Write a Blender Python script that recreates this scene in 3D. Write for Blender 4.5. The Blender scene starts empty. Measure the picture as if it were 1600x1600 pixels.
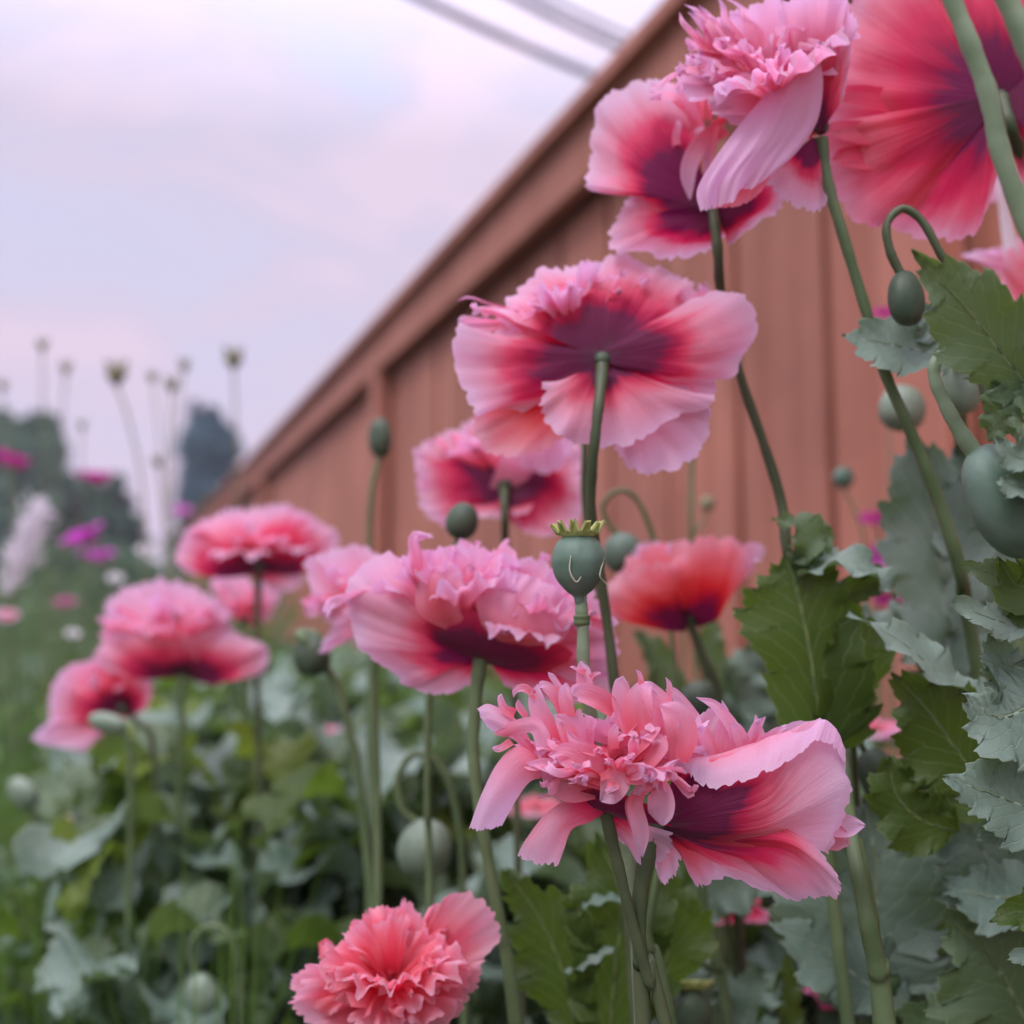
import bpy, math, random
import numpy as np
from mathutils import Vector

# ------------------------------------------------------------------ camera, light, exposure
sc = bpy.context.scene
COL = sc.collection
F = 1716.0                      # focal length in photo pixels (photo 1600 px square)
CAMH = 0.85
PITCH = math.radians(6.65)
cam = bpy.data.cameras.new('camera')
cam.sensor_width = 36.0
cam.lens = 36.0 * F / 1600.0
cam.clip_start = 0.02
cam.clip_end = 2000.0
cam.dof.use_dof = True
cam.dof.focus_distance = 0.425
cam.dof.aperture_fstop = cam.lens / 8.0
camo = bpy.data.objects.new('camera', cam)
COL.objects.link(camo)
camo.location = (0, 0, CAMH)
camo.rotation_euler = (math.radians(90) + PITCH, 0, 0)
sc.camera = camo

SUN_EL, SUN_AZ = math.radians(50), math.radians(-150)   # azimuth from +Y, clockwise
world = bpy.data.worlds.new('World')
sc.world = world
world.use_nodes = True
wn, wl = world.node_tree.nodes, world.node_tree.links
wn.clear()
w_out = wn.new('ShaderNodeOutputWorld')
w_bg = wn.new('ShaderNodeBackground')
w_tc = wn.new('ShaderNodeTexCoord')
sky = wn.new('ShaderNodeTexSky')
sky.sky_type = 'NISHITA'
sky.sun_disc = False
sky.sun_elevation = SUN_EL
sky.sun_rotation = SUN_AZ
sky.dust_density = 4.0
skym = wn.new('ShaderNodeVectorMath'); skym.operation = 'SCALE'; skym.inputs['Scale'].default_value = 0.06
wl.new(sky.outputs[0], skym.inputs[0])
# cloud layer: a thin overcast, brighter towards the zenith like any overcast sky
mp = wn.new('ShaderNodeMapping'); mp.inputs['Scale'].default_value = (1.6, 1.6, 3.4)
wl.new(w_tc.outputs['Generated'], mp.inputs['Vector'])
nz = wn.new('ShaderNodeTexNoise'); nz.inputs['Scale'].default_value = 3.0; nz.inputs['Detail'].default_value = 5; nz.inputs['Roughness'].default_value = 0.52
nz.inputs['Distortion'].default_value = 0.5
wl.new(mp.outputs[0], nz.inputs['Vector'])
cr = wn.new('ShaderNodeValToRGB')
cr.color_ramp.elements[0].position = 0.37; cr.color_ramp.elements[0].color = (0.68, 0.69, 0.92, 1)
cr.color_ramp.elements[1].position = 0.64; cr.color_ramp.elements[1].color = (0.87, 0.72, 0.89, 1)
e = cr.color_ramp.elements.new(0.50); e.color = (0.74, 0.67, 0.86, 1)
wl.new(nz.outputs['Fac'], cr.inputs[0])
sx = wn.new('ShaderNodeSeparateXYZ'); wl.new(w_tc.outputs['Generated'], sx.inputs[0])
# warm pink near the horizon
hor = wn.new('ShaderNodeMapRange'); hor.inputs[1].default_value = 0.0; hor.inputs[2].default_value = 0.42
hor.inputs[3].default_value = 0.75; hor.inputs[4].default_value = 0.0
wl.new(sx.outputs['Z'], hor.inputs[0])
mixh = wn.new('ShaderNodeMixRGB'); mixh.inputs[2].default_value = (0.84, 0.66, 0.80, 1)
wl.new(hor.outputs[0], mixh.inputs[0]); wl.new(cr.outputs[0], mixh.inputs[1])
zen = wn.new('ShaderNodeMapRange'); zen.inputs[1].default_value = 0.42; zen.inputs[2].default_value = 1.0
zen.inputs[3].default_value = .95; zen.inputs[4].default_value = 3.7
wl.new(sx.outputs['Z'], zen.inputs[0])
# brighter cloud on the side of the sun (behind the camera)
dn = wn.new('ShaderNodeMapRange'); dn.inputs[1].default_value = 0.1; dn.inputs[2].default_value = -1.0
dn.inputs[3].default_value = 1.0; dn.inputs[4].default_value = 1.25
wl.new(sx.outputs['Y'], dn.inputs[0])
mm = wn.new('ShaderNodeMath'); mm.operation = 'MULTIPLY'
wl.new(zen.outputs[0], mm.inputs[0]); wl.new(dn.outputs[0], mm.inputs[1])
csc = wn.new('ShaderNodeVectorMath'); csc.operation = 'SCALE'
wl.new(mixh.outputs[0], csc.inputs[0]); wl.new(mm.outputs[0], csc.inputs['Scale'])
mx = wn.new('ShaderNodeMixRGB'); mx.inputs[0].default_value = 0.92
wl.new(skym.outputs[0], mx.inputs[1]); wl.new(csc.outputs[0], mx.inputs[2])
wl.new(mx.outputs[0], w_bg.inputs['Color'])
w_bg.inputs['Strength'].default_value = 1.0
wl.new(w_bg.outputs[0], w_out.inputs['Surface'])

sl = bpy.data.lights.new('sun', 'SUN'); sl.energy = 1.5; sl.angle = math.radians(20); sl.color = (1.0, 0.95, 0.95)
so = bpy.data.objects.new('sun', sl); COL.objects.link(so)
sd = Vector((math.sin(SUN_AZ) * math.cos(SUN_EL), math.cos(SUN_AZ) * math.cos(SUN_EL), math.sin(SUN_EL)))
so.rotation_euler = sd.to_track_quat('Z', 'Y').to_euler()
so.location = (0, 0, 8)

sc.view_settings.view_transform = 'Standard'
sc.view_settings.look = 'None'
sc.view_settings.exposure = 0.10
sc.view_settings.gamma = 1.0
sc.cycles.use_denoising = True
sc.cycles.max_bounces = 8
sc.cycles.transparent_max_bounces = 8
sc.cycles.sample_clamp_indirect = 4.0

# ------------------------------------------------------------------ helpers
CP, SP = math.cos(PITCH), math.sin(PITCH)

def W(p, D):
    """photo pixel (x, y) plus z = pixels further away than depth D  ->  world point(s)."""
    p = np.asarray(p, float)
    d = D * (1 + p[..., 2] / F)
    xc = (p[..., 0] - 800) / F * d
    yc = -(p[..., 1] - 800) / F * d
    return np.stack([xc, d * CP - yc * SP, d * SP + yc * CP + CAMH], -1)

class Root:
    def __init__(self, name, loc, label, cat, group=None, kind=None):
        o = bpy.data.objects.new(name, None); COL.objects.link(o)
        o.empty_display_size = 0.02
        o.location = loc; o['label'] = label; o['category'] = cat
        if group: o['group'] = group
        if kind: o['kind'] = kind
        self.o = o; self.loc = np.array(loc, float)

def mesh(name, V, faces, mat, root=None, parent=None, uv=None, smooth=True, tag=None):
    V = np.asarray(V, float).reshape(-1, 3)
    if root is not None: V = V - root.loc
    me = bpy.data.meshes.new(name)
    me.from_pydata(V.tolist(), [], faces)
    if smooth: me.shade_smooth()
    if uv is not None:
        uv = np.asarray(uv, float).reshape(-1, 2)
        l = me.uv_layers.new(name='UVMap')
        idx = np.zeros(len(me.loops), dtype=np.int32); me.loops.foreach_get('vertex_index', idx)
        l.data.foreach_set('uv', uv[idx].ravel())
    if mat: me.materials.append(mat)
    o = bpy.data.objects.new(name, me); COL.objects.link(o)
    if parent is not None: o.parent = parent
    elif root is not None: o.parent = root.o
    if tag:
        for k, v in tag.items(): o[k] = v
    return o

def gridfaces(nu, nv, off=0, wrap=False):
    out = []
    for i in range(nu - 1):
        for j in range(nv - 1 if not wrap else nv):
            a = off + i * nv + j; b = off + i * nv + (j + 1) % nv
            out.append((a, b, b + nv, a + nv))
    return out

def crom(P, n):
    """Catmull-Rom along axis 0 of control array P -> n samples."""
    P = np.asarray(P, float); k = len(P)
    if k == 1: return np.repeat(P, n, 0)
    Q = np.concatenate([[2 * P[0] - P[1]], P, [2 * P[-1] - P[-2]]])
    t = np.linspace(0, k - 1, n); i = np.minimum(t.astype(int), k - 2); f = t - i
    f = f.reshape((-1,) + (1,) * (P.ndim - 1))
    a, b, c, d = Q[i], Q[i + 1], Q[i + 2], Q[i + 3]
    return 0.5 * (2 * b + (c - a) * f + (2 * a - 5 * b + 4 * c - d) * f ** 2 + (3 * b - a - 3 * c + d) * f ** 3)

def nz1(x, rng, octs=((1, 1),)):
    s = np.zeros_like(x)
    for fr, am in octs: s += am * np.sin(x * fr + rng.uniform(0, 6.28))
    return s

def normals(G):
    du = np.gradient(G, axis=0); dv = np.gradient(G, axis=1)
    n = np.cross(du, dv); l = np.linalg.norm(n, axis=-1, keepdims=True)
    return n / np.maximum(l, 1e-6)

def patch(rows, D, mat, root, parent, name='petal', nu=28, nv=64, ruf=5, jag=4, u0=0.0, u1=1.0, seed=0, kf=1.0):
    """petal sheet through rows of control points, first row at its base, last row its frilly rim."""
    rng = np.random.RandomState(seed)
    R = [crom(np.array(r, float) if len(r) > 1 else np.repeat(np.array(r, float), 2, 0), nv) for r in rows]
    G = crom(np.array(R), nu)
    u = np.linspace(0, 1, nu)[:, None]; v = np.linspace(-1, 1, nv)[None, :]
    N = normals(G)
    rimlen = np.linalg.norm(np.diff(G[-1], axis=0), axis=1).sum()
    k = max(2.0, rimlen / 34.0) * kf
    w = np.clip((u - 0.25) / 0.75, 0, 1) ** 1.6
    wave = nz1(v * k * 1.3 + 0.6 * u, rng, ((1, 1), (1.9, 0.5), (3.3, 0.25))) * w
    pleat = nz1(v * k * 4 + u * 3 * np.sin(v * 5), rng, ((1, .5), (1.7, .5))) * np.clip(u * 1.5, 0, 1) * 0.03
    for _ in range(5):
        fu, fv = rng.uniform(3, 9), rng.uniform(-1, 1) * k * 2.2
        pleat = pleat + .20 * np.sin(u * fu + v * fv + rng.uniform(0, 6)) * np.clip(u * 2 - .3, 0, 1)
    G = G + N * (ruf * (wave + pleat))[..., None]
    du = np.gradient(G, axis=0)
    dl = du / np.maximum(np.linalg.norm(du, axis=-1, keepdims=True), 1e-6)
    j = nz1(v[0] * k * 3.1, rng, ((1, .6), (2.3, .5), (4.1, .35)))
    fq = np.abs(np.mod(v[0] * k * 5.5 + nz1(v[0] * k, rng, ((1.3, .8), (2.9, .5))), 1.0) - .5) * 2
    j = -np.abs(j) + 0.45 - .55 * fq * (rng.rand() * .6 + .5)
    G = G + dl * (jag * j[None, :] * np.clip((u - .6) / .4, 0, 1) ** 2)[..., None]
    # round the two side corners in
    V = W(G, D)
    uv = np.stack([np.broadcast_to(u0 + (u1 - u0) * u, G.shape[:2]), np.broadcast_to(v * 0.5 + 0.5, G.shape[:2]) * rimlen / 300 + rng.uniform(0, 9)], -1)
    return mesh(name, V, gridfaces(nu, nv), mat, root, parent, uv)

def fan(base, rim, D, mat, root, parent, b1=(0, 0, 0), b2=(0, 0, 0), bw=7, **kw):
    """petal from a base point to rim points; b1, b2 push the 1/3 and 2/3 rows (bowl shape)."""
    base = np.array(base, float); rim = np.array(rim, float)
    c = rim.mean(0)
    t = rim[-1] - rim[0]; t /= max(np.linalg.norm(t), 1e-6)
    k = len(rim); s = np.linspace(-1, 1, k)[:, None]
    r0 = base + t * s * bw
    b1, b2 = np.array(b1, float), np.array(b2, float)
    r1 = r0 * (1 - .34) + rim * .34 + b1 * (1 - .35 * s ** 2)
    r2 = r0 * (1 - .70) + rim * .70 + b2 * (1 - .35 * s ** 2)
    return patch([r0, r1, r2, rim], D, mat, root, parent, **kw)

def ribbon(sp, ws, D, mat, root, parent, nrm=(0, -.25, -1), name='inner_petal', cup=.25, u0=.55, u1=1.0, seed=0, nu=12, nv=7, ruf=.0, tipround=True, notch=0.0):
    """narrow petal along a spine of pixel points with widths."""
    rng = np.random.RandomState(seed)
    S = crom(sp, nu); w = crom(np.array(ws, float)[:, None], nu)[:, 0]
    u = np.linspace(0, 1, nu)
    if tipround: w = w * np.sqrt(np.clip((1 - u) * 5, 0.02, 1))
    T = np.gradient(S, axis=0); T /= np.maximum(np.linalg.norm(T, axis=1, keepdims=True), 1e-6)
    n = np.array(nrm, float); n /= np.linalg.norm(n)
    B = np.cross(T, n); bl = np.linalg.norm(B, axis=1, keepdims=True); B = B / np.maximum(bl, .15)
    N = np.cross(B, T)
    v = np.linspace(-1, 1, nv)
    tw = rng.uniform(-.5, .5) * u
    Bt = B * np.cos(tw)[:, None] + N * np.sin(tw)[:, None]
    G = S[:, None, :] + Bt[:, None, :] * (w[:, None] * .5 * v[None, :])[..., None] \
        + N[:, None, :] * ((v[None, :] ** 2) * w[:, None] * cup * .5)[..., None]
    if ruf: G = G + N[:, None, :] * (ruf * u[:, None] * np.sin(v[None, :] * rng.uniform(2.5, 5) + u[:, None] * rng.uniform(3, 9) + rng.uniform(0, 6)))[..., None]
    if notch:
        jj = -np.abs(np.sin(v * rng.uniform(3.2, 5.5) + rng.uniform(0, 3))) * notch
        G = G + T[:, None, :] * (jj[None, :] * np.clip((u[:, None] - .7) / .3, 0, 1))[..., None]
    uv = np.stack([np.broadcast_to((u0 + (u1 - u0) * u)[:, None], G.shape[:2]), np.broadcast_to(v[None, :] * .1, G.shape[:2]) + rng.uniform(0, 9)], -1)
    return mesh(name, W(G, D), gridfaces(nu, nv), mat, root, parent, uv)

def frame(a):
    a = np.array(a, float); a /= np.linalg.norm(a)
    h = np.array([1., 0, 0]) if abs(a[0]) < .8 else np.array([0, 1., 0])
    e1 = np.cross(a, h); e1 /= np.linalg.norm(e1); e2 = np.cross(a, e1)
    return a, e1, e2

def tuft(c, axis, n, L, w, D, mat, root, parent, th=(5, 75), seed=0, r0=8, u0=.5, hook=.35, spread=(1, 1, 1), notch=5, az=(0, 6.283), nu=10, nv=6):
    """a pompon of narrow inner petals round an axis."""
    rng = np.random.RandomState(seed)
    a, e1, e2 = frame(axis); c = np.array(c, float); sp_ = np.array(spread, float)
    for i in range(n):
        f = (i + .5) / n
        t = math.radians(th[0] + (th[1] - th[0]) * math.sqrt(f) + rng.uniform(-16, 16))
        p = az[0] + (az[1] - az[0]) * ((i * 0.618034) % 1.0) + rng.uniform(-.2, .2)
        rad = e1 * math.cos(p) + e2 * math.sin(p)
        l = L * rng.uniform(.7, 1.12)
        d0 = a * math.cos(t) + rad * math.sin(t)
        t2 = t + rng.uniform(.3, 1.2) * hook * 2
        d1 = a * math.cos(t2) + rad * math.sin(t2)
        side = np.cross(a, rad) * rng.uniform(-.35, .35)
        P0 = rad * r0 * rng.uniform(.2, 1.2)
        P1 = P0 + d0 * l * .4; P2 = P1 + (d0 * .5 + d1 * .5 + side * .6) * l * .35; P3 = P2 + (d1 + side) * l * .3
        sp = [c + q * sp_ for q in (P0, P1, P2, P3)]
        ww = w * rng.uniform(.55, 1.35)
        nn = np.cross(d0, np.cross(rad, d0)) + rng.uniform(-.5, .5, 3) + 1e-3
        thin = rng.rand() < .16
        ww *= .35 if thin else 1.25
        P3b = P3 + rng.normal(0, 1, 3) * l * .09; P2 = P2 + rng.normal(0, 1, 3) * l * .05
        sp = [c + q * sp_ for q in (P0, P1, P2, P3, P3b)]
        ribbon(sp, [ww * .3, ww * .55, ww * .95, ww, ww * .8], D, mat, root, parent, nrm=nn, seed=rng.randint(1e6),
               ruf=w * .36, notch=0 if thin else notch * rng.uniform(.3, 1.9), u0=u0, u1=rng.uniform(.88, 1.0), cup=rng.uniform(.2, .9), nu=nu + 5, nv=nv + 5, tipround=thin or rng.rand() < .5)

def radial(c, axis, az, L, spread, D, mat, root, parent, th0=60, th1=100, seed=0, asp=(1, 1, 1), bw=5, **kw):
    """one petal of a regular bowl: th0, th1 degrees from the axis at base and rim."""
    a, e1, e2 = frame(axis); c = np.array(c, float)
    rows = []
    r = bw; z = 0.; prev = 0.
    for u in (0, .2, .42, .65, .85, 1.0):
        t = math.radians(th0 + (th1 - th0) * u ** 1.3); ds = (u - prev) * L; prev = u
        r += math.sin(t) * ds; z += math.cos(t) * ds
        row = []
        for v in np.linspace(-1, 1, 7):
            s = 1 - .16 * v * v * u
            an = math.radians(az) + v * math.radians(spread) * (.7 + .3 * u) / 2
            q = (e1 * math.cos(an) + e2 * math.sin(an)) * r * s + a * z * s
            row.append(c + q * np.array(asp))
        rows.append(row)
    return patch(rows, D, mat, root, parent, seed=seed, **kw)

def tube(pts_world, radii, nseg=10, n=None):
    P = np.array(pts_world, float); k = n or max(8, len(P) * 7)
    S = crom(P, k); r = crom(np.array(radii, float)[:, None], k)[:, 0]
    r = r * (1 + .05 * np.sin(np.arange(k) * .9 + P[0, 0] * 90) + .03 * np.sin(np.arange(k) * 2.3))
    T = np.gradient(S, axis=0); T /= np.maximum(np.linalg.norm(T, axis=1, keepdims=True), 1e-9)
    ref = np.array([0.13, -1., 0.07])
    B = np.cross(T, ref); bl = np.linalg.norm(B, axis=1, keepdims=True)
    B = B / np.maximum(bl, 1e-3); N = np.cross(B, T)
    a = np.linspace(0, 2 * math.pi, nseg, endpoint=False)
    V = S[:, None, :] + (B[:, None, :] * np.cos(a)[None, :, None] + N[:, None, :] * np.sin(a)[None, :, None]) * r[:, None, None]
    f = gridfaces(k, nseg, wrap=True)
    uv = np.stack(np.broadcast_arrays(np.linspace(0, 1, k)[:, None], (a / 6.283)[None, :]), -1)
    return V.reshape(-1, 3), f, uv.reshape(-1, 2)

def stem(pts, ws, D, root, mat=None, ground=True, name='stem', parent=None):
    """stem through pixel points, widths in pixels; goes on down to the soil."""
    P = [W(p if len(p) == 3 else (*p, 0), D) for p in pts]
    R = [w * .5 * D / F for w in ws]
    if len(R) < len(P): R = np.interp(np.linspace(0, 1, len(P)), np.linspace(0, 1, len(R)), R).tolist()
    if ground:
        l = P[-1]; dr = P[-1] - P[-2]; dr = dr / max(np.linalg.norm(dr), 1e-6)
        h = l[2]
        m = l + np.array([dr[0] * .3 * h, dr[1] * .15 * h, -h * .45]); g = np.array([m[0] + dr[0] * .08, m[1], -0.01])
        P += [m, g]; R += [R[-1] * 1.1, R[-1] * 1.25]
    V, f, uv = tube(P, R, 12)
    return mesh(name, V, f, mat or M['stem'], root, parent, uv)

def lathe(c, axis, prof, D, mat, root, parent=None, name='seed_pod', nseg=28, rib=0.0, nrib=10, n=24):
    """solid of revolution in pixel space: prof = [(r, h)...]"""
    a, e1, e2 = frame(axis); P = crom(np.array(prof, float), n)
    an = np.linspace(0, 2 * math.pi, nseg, endpoint=False)
    rr = np.maximum(P[:, 0:1], .01) * (1 + rib * np.cos(an * nrib)[None, :])
    G = np.array(c, float) + a * P[:, 1][:, None, None] + (e1 * np.cos(an)[:, None] + e2 * np.sin(an)[:, None])[None] * rr[..., None]
    uv = np.stack(np.broadcast_arrays(np.linspace(0, 1, n)[:, None], (an / 6.283)[None, :]), -1)
    return mesh(name, W(G, D), gridfaces(n, nseg, wrap=True), mat, root, parent, uv)

# ------------------------------------------------------------------ materials
M = {}
def newmat(name):
    m = bpy.data.materials.new(name); m.use_nodes = True
    n = m.node_tree.nodes; n.clear(); out = n.new('ShaderNodeOutputMaterial')
    return m, n, m.node_tree.links, out

def petal_mat(name, stops, trans=.56, streak=.045, sat_t=1.0, rand=.05):
    m, n, l, out = newmat(name)
    tc = n.new('ShaderNodeUVMap')
    mp_ = n.new('ShaderNodeMapping'); mp_.inputs['Scale'].default_value = (1.8, 24, 1)
    l.new(tc.outputs[0], mp_.inputs[0])
    no = n.new('ShaderNodeTexNoise'); no.inputs['Scale'].default_value = 1.0; no.inputs['Detail'].default_value = 3; no.noise_dimensions = '2D'
    l.new(mp_.outputs[0], no.inputs['Vector'])
    sep = n.new('ShaderNodeSeparateXYZ'); l.new(tc.outputs[0], sep.inputs[0])
    mr = n.new('ShaderNodeMath'); mr.operation = 'MULTIPLY_ADD'; mr.inputs[1].default_value = streak * 2; mr.inputs[2].default_value = -streak
    l.new(no.outputs['Fac'], mr.inputs[0])
    lo = n.new('ShaderNodeTexNoise'); lo.inputs['Scale'].default_value = 1.0; lo.noise_dimensions = '2D'
    mp2 = n.new('ShaderNodeMapping'); mp2.inputs['Scale'].default_value = (2.5, 3.5, 1)
    l.new(tc.outputs[0], mp2.inputs[0]); l.new(mp2.outputs[0], lo.inputs['Vector'])
    mr2 = n.new('ShaderNodeMath'); mr2.operation = 'MULTIPLY_ADD'; mr2.inputs[1].default_value = .30; mr2.inputs[2].default_value = -.15
    l.new(lo.outputs['Fac'], mr2.inputs[0])
    ad = n.new('ShaderNodeMath'); ad.operation = 'ADD'; l.new(sep.outputs['X'], ad.inputs[0]); l.new(mr.outputs[0], ad.inputs[1])
    ad2 = n.new('ShaderNodeMath'); ad2.operation = 'ADD'; l.new(ad.outputs[0], ad2.inputs[0]); l.new(mr2.outputs[0], ad2.inputs[1])
    r = n.new('ShaderNodeValToRGB')
    el = r.color_ramp.elements
    while len(el) > 1: el.remove(el[-1])
    el[0].position = stops[0][0]; el[0].color = (*stops[0][1], 1)
    for p, c in stops[1:]:
        q = el.new(p); q.color = (*c, 1)
    l.new(ad2.outputs[0], r.inputs[0])
    # fine vein lightening
    ve = n.new('ShaderNodeTexVoronoi'); ve.feature = 'DISTANCE_TO_EDGE'; ve.voronoi_dimensions = '2D'; ve.inputs['Scale'].default_value = 1.0
    mp3 = n.new('ShaderNodeMapping'); mp3.inputs['Scale'].default_value = (14, 30, 1)
    l.new(tc.outputs[0], mp3.inputs[0]); l.new(mp3.outputs[0], ve.inputs['Vector'])
    bu = n.new('ShaderNodeBump'); bu.inputs['Strength'].default_value = .55; bu.inputs['Distance'].default_value = .0009
    sm = n.new('ShaderNodeMath'); sm.operation = 'MULTIPLY_ADD'; sm.inputs[1].default_value = .25
    l.new(ve.outputs['Distance'], sm.inputs[0]); l.new(no.outputs['Fac'], sm.inputs[2])
    l.new(sm.outputs[0], bu.inputs['Height'])
    df = n.new('ShaderNodeBsdfPrincipled'); df.inputs['Roughness'].default_value = .62
    df.inputs['Specular IOR Level'].default_value = .22
    df.inputs['Sheen Weight'].default_value = .25; df.inputs['Sheen Roughness'].default_value = .4
    l.new(r.outputs[0], df.inputs['Base Color']); l.new(bu.outputs[0], df.inputs['Normal'])
    tr = n.new('ShaderNodeBsdfTranslucent'); l.new(bu.outputs[0], tr.inputs['Normal'])
    hs = n.new('ShaderNodeHueSaturation'); hs.inputs['Saturation'].default_value = 1.25 * sat_t; hs.inputs['Value'].default_value = 1.0
    l.new(r.outputs[0], hs.inputs['Color']); l.new(hs.outputs[0], tr.inputs['Color'])
    mx_ = n.new('ShaderNodeMixShader'); mx_.inputs[0].default_value = trans
    l.new(df.outputs[0], mx_.inputs[1]); l.new(tr.outputs[0], mx_.inputs[2]); l.new(mx_.outputs[0], out.inputs[0])
    M[name] = m

PUR = (.20, .03, .095)
petal_mat('petal_rose', [(0, (.16, .07, .10)), (.12, PUR), (.30, PUR), (.40, (.52, .02, .10)), (.54, (.84, .09, .19)), (.74, (.91, .36, .47)), (1, (.90, .60, .79))])  # rose, blotch, pale, inner: sky's lavender light put into the pale rim stop
petal_mat('petal_blotch', [(0, (.16, .07, .10)), (.14, PUR), (.38, PUR), (.46, (.52, .02, .10)), (.56, (.84, .11, .21)), (.70, (.90, .38, .50)), (1, (.89, .64, .82))])
petal_mat('petal_shaded', [(0, (.16, .07, .10)), (.12, PUR), (.30, PUR), (.40, (.45, .02, .08)), (.56, (.74, .06, .14)), (.78, (.86, .24, .33)), (1, (.89, .48, .62))])  # darker rose variant, the shade on these petals put into the colour
petal_mat('petal_pale', [(0, (.16, .07, .10)), (.12, PUR), (.31, PUR), (.38, (.66, .04, .12)), (.50, (.88, .20, .29)), (.66, (.89, .44, .56)), (1, (.87, .62, .81))])
petal_mat('petal_coral', [(0, (.40, .02, .05)), (.2, (.70, .05, .09)), (.42, (.92, .15, .21)), (.72, (.94, .32, .39)), (1, (.92, .54, .66))])
petal_mat('petal_inner', [(0, (.55, .03, .07)), (.35, (.80, .14, .19)), (.56, (.92, .28, .36)), (.76, (.92, .45, .60)), (1, (.89, .64, .86))])
petal_mat('petal_red', [(0, (.12, .03, .05)), (.12, PUR), (.20, PUR), (.32, (.50, .03, .07)), (.44, (.78, .09, .10)), (.62, (.90, .24, .25)), (.82, (.92, .34, .38)), (1, (.92, .50, .58))])
petal_mat('petal_magenta', [(0, (.25, .0, .10)), (.4, (.48, .01, .24)), (1, (.62, .04, .36))])
petal_mat('petal_violet', [(0, (.40, .05, .28)), (.4, (.62, .14, .52)), (1, (.72, .24, .66))])
petal_mat('petal_white', [(0, (.6, .6, .5)), (.4, (.78, .76, .76)), (1, (.86, .82, .88))])
petal_mat('petal_mauve', [(0, (.10, .02, .06)), (.3, (.20, .03, .12)), (.6, (.55, .12, .30)), (1, (.82, .32, .50))])

def green_mat(name, c1, c2, rough=.5, trans=0.0, tcol=None, bump=.15, scale=60, spec=.35, vein=False, edge=None):
    m, n, l, out = newmat(name)
    tc = n.new('ShaderNodeTexCoord')
    no = n.new('ShaderNodeTexNoise'); no.inputs['Scale'].default_value = scale; no.inputs['Detail'].default_value = 6
    l.new(tc.outputs['Object'], no.inputs['Vector'])
    r = n.new('ShaderNodeValToRGB'); r.color_ramp.elements[0].position = .32; r.color_ramp.elements[1].position = .68
    r.color_ramp.elements[0].color = (*c1, 1); r.color_ramp.elements[1].color = (*c2, 1)
    l.new(no.outputs['Fac'], r.inputs[0])
    colout = r.outputs[0]; hgt = no.outputs['Fac']
    if vein:
        uvn = n.new('ShaderNodeUVMap'); sp = n.new('ShaderNodeSeparateXYZ'); l.new(uvn.outputs[0], sp.inputs[0])
        def math_(op, a, b=None, c=None):
            q = n.new('ShaderNodeMath'); q.operation = op
            for i, x in enumerate((a, b, c)):
                if x is None: continue
                if isinstance(x, (int, float)): q.inputs[i].default_value = x
                else: l.new(x, q.inputs[i])
            return q.outputs[0]
        av = math_('ABSOLUTE', math_('SUBTRACT', sp.outputs['Y'], .5))           # 0 at midrib .. .5 margin
        wob = math_('MULTIPLY_ADD', no.outputs['Fac'], .05, sp.outputs['X'])
        ph = math_('SUBTRACT', math_('MULTIPLY', wob, 9.0), math_('MULTIPLY', math_('POWER', av, .8), 5.2))
        fr = math_('ABSOLUTE', math_('SUBTRACT', math_('FRACT', ph), .5))       # 0 on a side vein
        sv = math_('SUBTRACT', 1.0, math_('MINIMUM', math_('MULTIPLY', fr, 16.0), 1.0))
        sv = math_('MULTIPLY', sv, .45)
        ph2 = math_('ADD', math_('MULTIPLY', wob, 22.0), math_('MULTIPLY', av, 26.0))
        fr2 = math_('ABSOLUTE', math_('SUBTRACT', math_('FRACT', ph2), .5))
        sv2 = math_('MULTIPLY', math_('SUBTRACT', 1.0, math_('MINIMUM', math_('MULTIPLY', fr2, 12.0), 1.0)), .12)
        mv = math_('SUBTRACT', 1.0, math_('MINIMUM', math_('MULTIPLY', av, 42.0), 1.0))
        ev = math_('MULTIPLY', math_('MAXIMUM', math_('SUBTRACT', av, .485), 0.0), 45.0)
        tot = math_('MAXIMUM', math_('MAXIMUM', sv, sv2), math_('MAXIMUM', mv, ev))
        mc = n.new('ShaderNodeMixRGB'); l.new(tot, mc.inputs[0]); l.new(colout, mc.inputs[1]); mc.inputs[2].default_value = (*(edge or (.42, .50, .34)), 1)
        colout = mc.outputs[0]
        hgt = math_('MULTIPLY_ADD', tot, -.8, math_('MULTIPLY', no.outputs['Fac'], .5))
    bu = n.new('ShaderNodeBump'); bu.inputs['Strength'].default_value = bump; bu.inputs['Distance'].default_value = .002
    l.new(hgt, bu.inputs['Height'])
    p = n.new('ShaderNodeBsdfPrincipled'); p.inputs['Roughness'].default_value = rough; p.inputs['Specular IOR Level'].default_value = spec
    l.new(colout, p.inputs['Base Color']); l.new(bu.outputs[0], p.inputs['Normal'])
    if trans:
        tr = n.new('ShaderNodeBsdfTranslucent')
        if vein:
            mt = n.new('ShaderNodeMixRGB'); l.new(tot, mt.inputs[0]); mt.inputs[1].default_value = (*tcol, 1); mt.inputs[2].default_value = (.30, .36, .14, 1)
            l.new(mt.outputs[0], tr.inputs['Color'])
        else: tr.inputs['Color'].default_value = (*tcol, 1)
        ms = n.new('ShaderNodeMixShader'); ms.inputs[0].default_value = trans
        l.new(p.outputs[0], ms.inputs[1]); l.new(tr.outputs[0], ms.inputs[2]); l.new(ms.outputs[0], out.inputs[0])
    else: l.new(p.outputs[0], out.inputs[0])
    M[name] = m

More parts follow.
